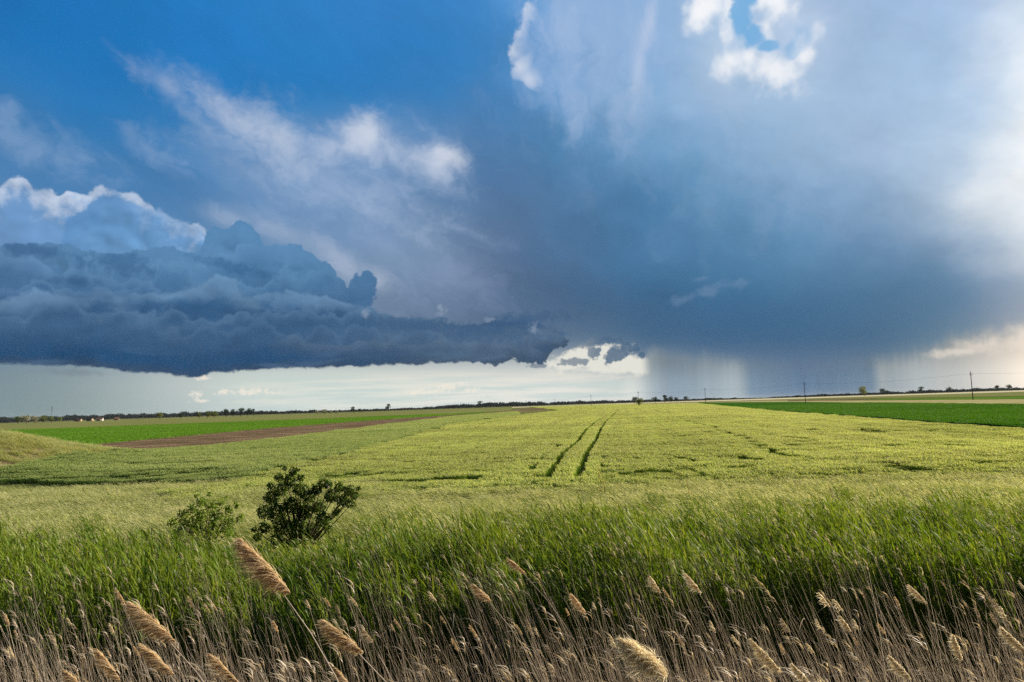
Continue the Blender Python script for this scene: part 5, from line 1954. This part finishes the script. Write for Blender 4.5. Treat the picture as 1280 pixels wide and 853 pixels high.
FT = [  # column, top, base, distance, kind (0 dark, 1 olive, 2 grey), label, width
    (22, 521, 529, 1250, 1, 'first rounded bush of the olive row at the far left'), (33, 519.5, 529, 1250, 2, 'pale grey willow in the row at the far left'), (44, 520, 529, 1230, 2, 'second pale willow in the row at the far left'),
    (54, 520, 528.5, 1220, 1, 'olive tree under the thin mast'), (64, 521, 528.5, 1220, 1, 'olive bush ending the row by the mast'), (74, 522, 528, 1220, 1, 'low olive bush right of the mast'),
    (200, 516, 523, 1100, 1, 'single lighter tree standing out before the dark wood, left of the olive clump'), (226, 517.5, 523, 1150, 0, 'low dark tree left of the olive clump'),
    (249, 516.5, 523, 1000, 1, 'left tree of the olive clump at the village edge'), (259, 515, 522.5, 1000, 1, 'middle tree of the olive clump at the village edge'), (268, 514, 522, 1000, 1, 'right and tallest tree of the olive clump'),
    (283, 512, 520, 1300, 0, 'first of the row of round dark trees right of the olive clump'), (292, 511.5, 519.5, 1300, 0, 'second of the row of round dark trees'), (301, 510.8, 519.5, 1300, 0, 'third of the row of round dark trees'),
    (309, 511, 519, 1300, 0, 'fourth of the row of round dark trees'), (317, 511.2, 519, 1300, 0, 'last of the row of round dark trees'),
    (397, 513.5, 518.2, 1100, 2, 'left pale bush of the grey clump beyond the bright field'), (405, 512.5, 518, 1100, 2, 'tallest pale bush of the grey clump beyond the bright field'), (414, 513.5, 517.8, 1100, 2, 'third pale bush of the grey clump'),
    (421, 514, 517.5, 1100, 2, 'right pale bush of the grey clump'), (442, 508.5, 516.5, 1200, 0, 'lone round dark tree right of the grey clump'), (450, 511.5, 516, 1250, 0, 'small dark bush touching the lone round tree'),
    (486, 505.5, 514, 2100, 0, 'tree rising above the wood right of the lone round tree'), (600, 502, 509, 2300, 0, 'lone tree rising above the wood left of the wheel ruts'),
    (799, 498, 506, 560, 1, 'small leafy bush at the foot of the fourth pole'), (793, 496.5, 503.5, 1500, 0, 'narrow dark tree left of the fourth pole'),
    (819, 496.5, 503, 1400, 0, 'low dark tree right of the fourth pole'), (831, 494.5, 502.6, 1400, 0, 'tallest dark tree right of the fourth pole'), (838, 496, 502.4, 1400, 0, 'dark tree leaning on the tallest one'),
    (846, 497, 502, 1450, 0, 'small dark tree ending the clump right of the fourth pole'), (858, 496, 501.6, 1900, 0, 'dark tree before the rain, left of the third pole'),
    (1080, 482.5, 490.5, 1500, 1, 'thin crowned tree standing alone by the far road on the right'), (1104, 486, 490.5, 2000, 0, 'dark tree left of the nearest pole'), (1152, 484, 489.5, 2000, 0, 'dark tree between the second and nearest poles'),
    (1186, 484.5, 489, 2000, 0, 'dark tree just left of the nearest pole'), (1246, 482.5, 487.5, 2000, 0, 'rounded tree right of the nearest pole'), (1262, 481.5, 487.2, 2000, 0, 'taller rounded tree near the right edge'),
]
for (px_, tp, bs, D_, kd, lab) in FT:
    far_tree(px_, tp, bs, D_, kd, lab, 1.15 if kd != 2 else 1.5)

# the unbroken wood along the horizon
wc_ = bpy.data.collections.new('wood crowns')
for k in range(6):
    cb = Ribbons()
    cl = [(random.uniform(-.4, .4), random.uniform(-.3, .3), random.uniform(0.25, 0.75), random.uniform(0.18, 0.32)) for _ in range(10)]
    leaves_at(cb, crown_points(cl, 260, 0.3), 0.085, 0, 0.3)
    wc_.objects.link(cb.build('wood crown', [M_WOOD], link=False))
pts, scs = [], []
for px_ in np.arange(-320, 1600, 1.15):
    prof = np.interp(px_, [-320, 0, 130, 250, 330, 420, 520, 570, 625, 660, 700, 800, 900, 950, 975, 1040, 1150, 1280, 1600], [7.2, 7.2, 6.6, 6.2, 5.2, 3.2, 3.2, 5.0, 6.6, 5.0, 4.8, 3.6, 2.6, 1.2, 2.0, 3.6, 4.0, 3.8, 4.0])
    prof *= 1 + 0.13 * math.sin(px_ * 0.31) * math.sin(px_ * 0.083 + 1) + 0.22 * float(wave(px_ * 1.0, 3.0, 0.045, 71)) + 0.16 * float(wave(px_ * 1.0, 9.0, 0.16, 72)) + random.uniform(-.12, .16)
    for r_ in range(2):
        D_ = 2350 + r_ * 160 + 200 * math.sin(px_ * 0.01) + random.uniform(-60, 60)
        d_ = ray(px_, hor(px_))
        h_ = D_ * prof / FPX * (0.78 if r_ == 0 else 1.0)
        pts.append((d_.x / d_.y * D_, D_, -0.02 * h_))
        scs.append((h_ * random.uniform(0.8, 1.3), h_ * 0.8, h_ * 1.02))
pts = np.array(pts)
o = mass('far_wood', pts, np.array(scs), np.stack([np.zeros(len(pts)), np.zeros(len(pts)), U(-3, 3, len(pts))], -1), wc_, 6)
tag(o, 'unbroken dark wood along the whole horizon', 'wood')

# the village at the left: three houses, a mast, a few lamp poles
M_WALL = field_mat('white plaster', (0.50, 0.48, 0.44), (0.56, 0.54, 0.50), (1, 1, 1))
M_WALLT = field_mat('tan plaster', (0.26, 0.20, 0.14), (0.32, 0.25, 0.18), (1, 1, 1))
M_ROOF = field_mat('tile roof', (0.13, 0.075, 0.052), (0.18, 0.10, 0.07), (1, 1, 1))
M_GLASS = field_mat('dark window', (0.02, 0.024, 0.03), (0.03, 0.034, 0.04), (1, 1, 1))


def house(px_, D_, wd, hh, dp, rz, wall, label):
    b3 = wpt(px_, hor(px_), D_)
    e = empty('house', (b3[0], D_, float(zt(b3[0], D_))), rz)
    tag(e, label, 'house', 'houses of the far village')
    wb = Ribbons()
    box(wb, (0, 0, hh / 2 - .1), (wd, dp, hh + .2))
    wb.v.append(np.array([(-wd / 2, -dp / 2, hh), (-wd / 2, dp / 2, hh), (-wd / 2, 0, hh + dp * .4), (-wd / 2, 0, hh + dp * .4), (wd / 2, -dp / 2, hh), (wd / 2, 0, hh + dp * .4), (wd / 2, 0, hh + dp * .4), (wd / 2, dp / 2, hh)]))
    wb.f.append(np.array([(0, 1, 2, 3), (4, 5, 6, 7)]) + wb.n)
    wb.m.append(np.zeros(2, np.int32))
    wb.n += 8
    wb.build('wall', [wall], e)
    rb = Ribbons()
    for s_ in (-1, 1):
        o_ = dp * 0.08
        a = np.array([(-wd / 2 - .4, s_ * (dp / 2 + o_), hh - o_ * .8), (wd / 2 + .4, s_ * (dp / 2 + o_), hh - o_ * .8), (wd / 2 + .4, 0, hh + dp * .4 + .05), (-wd / 2 - .4, 0, hh + dp * .4 + .05)])
        lift = np.array([0, 0, 0.22])
        rb.quads(np.stack([a, a + lift, a[[0, 1, 1, 0]] + np.array([(0, 0, 0), (0, 0, 0), (0, 0, .22), (0, 0, .22)])]))
    rf = rb.build('roof', [M_ROOF], e, True)
    for m_ in (rf.data,):
        m_.polygons.foreach_set('use_smooth', np.zeros(len(m_.polygons), bool))
    cb = Ribbons()
    box(cb, (wd * .2, dp * .1, hh + dp * .42), (0.7, 0.7, 1.4))
    cb.build('chimney', [M_ROOF], rf)
    for wx in (-0.3, 0.0, 0.3):
        gb = Ribbons()
        box(gb, (wx * wd, -dp / 2 - .03, hh * .55), (1.1, 0.06, 1.4))
        gb.build('window', [M_GLASS], e)


house(125, 1300, 10, 3.6, 8, 0.3, M_WALL, 'white house with a red roof at the far left village')
house(113, 1400, 11, 3.0, 8, -0.2, M_WALLT, 'tan house left of the white one in the far village')
house(146, 1400, 9, 3.2, 7, 0.6, M_WALLT, 'tan house right of the white one in the far village')
house(98, 1450, 12, 3.2, 8, 0.1, M_WALLT, 'long low tan house at the left end of the far village')

b3 = wpt(64.5, hor(64.5), 1500)
z0 = float(zt(b3[0], 1500))
H_ = wpt(64.5, 508.5, 1500)[2] - z0
e = empty('radio_mast', (b3[0], 1500, z0))
tag(e, 'thin radio mast rising above the wood at the far left', 'mast')
mb = Ribbons()
for s_ in ((-.5, -.3), (.5, -.3), (0, .55)):
    tube(mb, [(s_[0] * 1.3, s_[1] * 1.3, -.3), (s_[0] * .5, s_[1] * .5, H_)], (0.14, 0.10), 5)
for k in range(14):
    z_ = H_ * k / 14
    f_ = 1.3 - 0.8 * k / 14
    q = [(-.5 * f_, -.3 * f_, z_), (.5 * f_, -.3 * f_, z_ + H_ / 14), (0, .55 * f_, z_), (-.5 * f_, -.3 * f_, z_ + H_ / 14)]
    tube(mb, q, (0.06, 0.06, 0.06, 0.06), 4)
mb.build('lattice', [M_POLE], e)
ab = Ribbons()
for zz in (0.78, 0.9, 0.97):
    box(ab, (0.5, 0, H_ * zz), (0.5, 0.5, 2.0))
    box(ab, (-0.5, 0.2, H_ * zz), (0.5, 0.5, 2.0))
ab.build('antenna', [M_POLE], e)
for i, (px_, lab) in enumerate(((168, 'left of two slim pale lamp posts before the wood'), (174, 'right of two slim pale lamp posts before the wood'))):
    b3 = wpt(px_, hor(px_), 1150)
    e = empty('lamp_post', (b3[0], 1150, float(zt(b3[0], 1150))))
    tag(e, lab, 'lamp post', 'lamp posts of the far village')
    lb = Ribbons()
    tube(lb, [(0, 0, -.2), (0, 0, 7.5), (0.1, -0.6, 8.4), (0.1, -1.4, 8.5)], (0.13, 0.09, 0.07, 0.06), 6)
    lb.build('post', [M_INS], e)
    hb = Ribbons()
    box(hb, (0.1, -1.6, 8.42), (0.3, 0.8, 0.16))
    hb.build('lamp_head', [M_WALL], e)

# ------------------------------------------------------------------ the air
hz = Ribbons()
box(hz, (0, 7200, 18), (68500, 14760, 40))
M_HAZE = bpy.data.materials.new('haze')
M_HAZE.use_nodes = True
_t = M_HAZE.node_tree
_t.nodes.clear()
_o = _t.nodes.new('ShaderNodeOutputMaterial')
_v = _t.nodes.new('ShaderNodeVolumePrincipled')
_v.inputs['Color'].default_value = (0.80, 0.86, 0.92, 1)
_v.inputs['Density'].default_value = 0.000016
_t.links.new(_v.outputs[0], _o.inputs['Volume'])
hazeo = hz.build('haze', [M_HAZE])
tag(hazeo, kind='stuff')
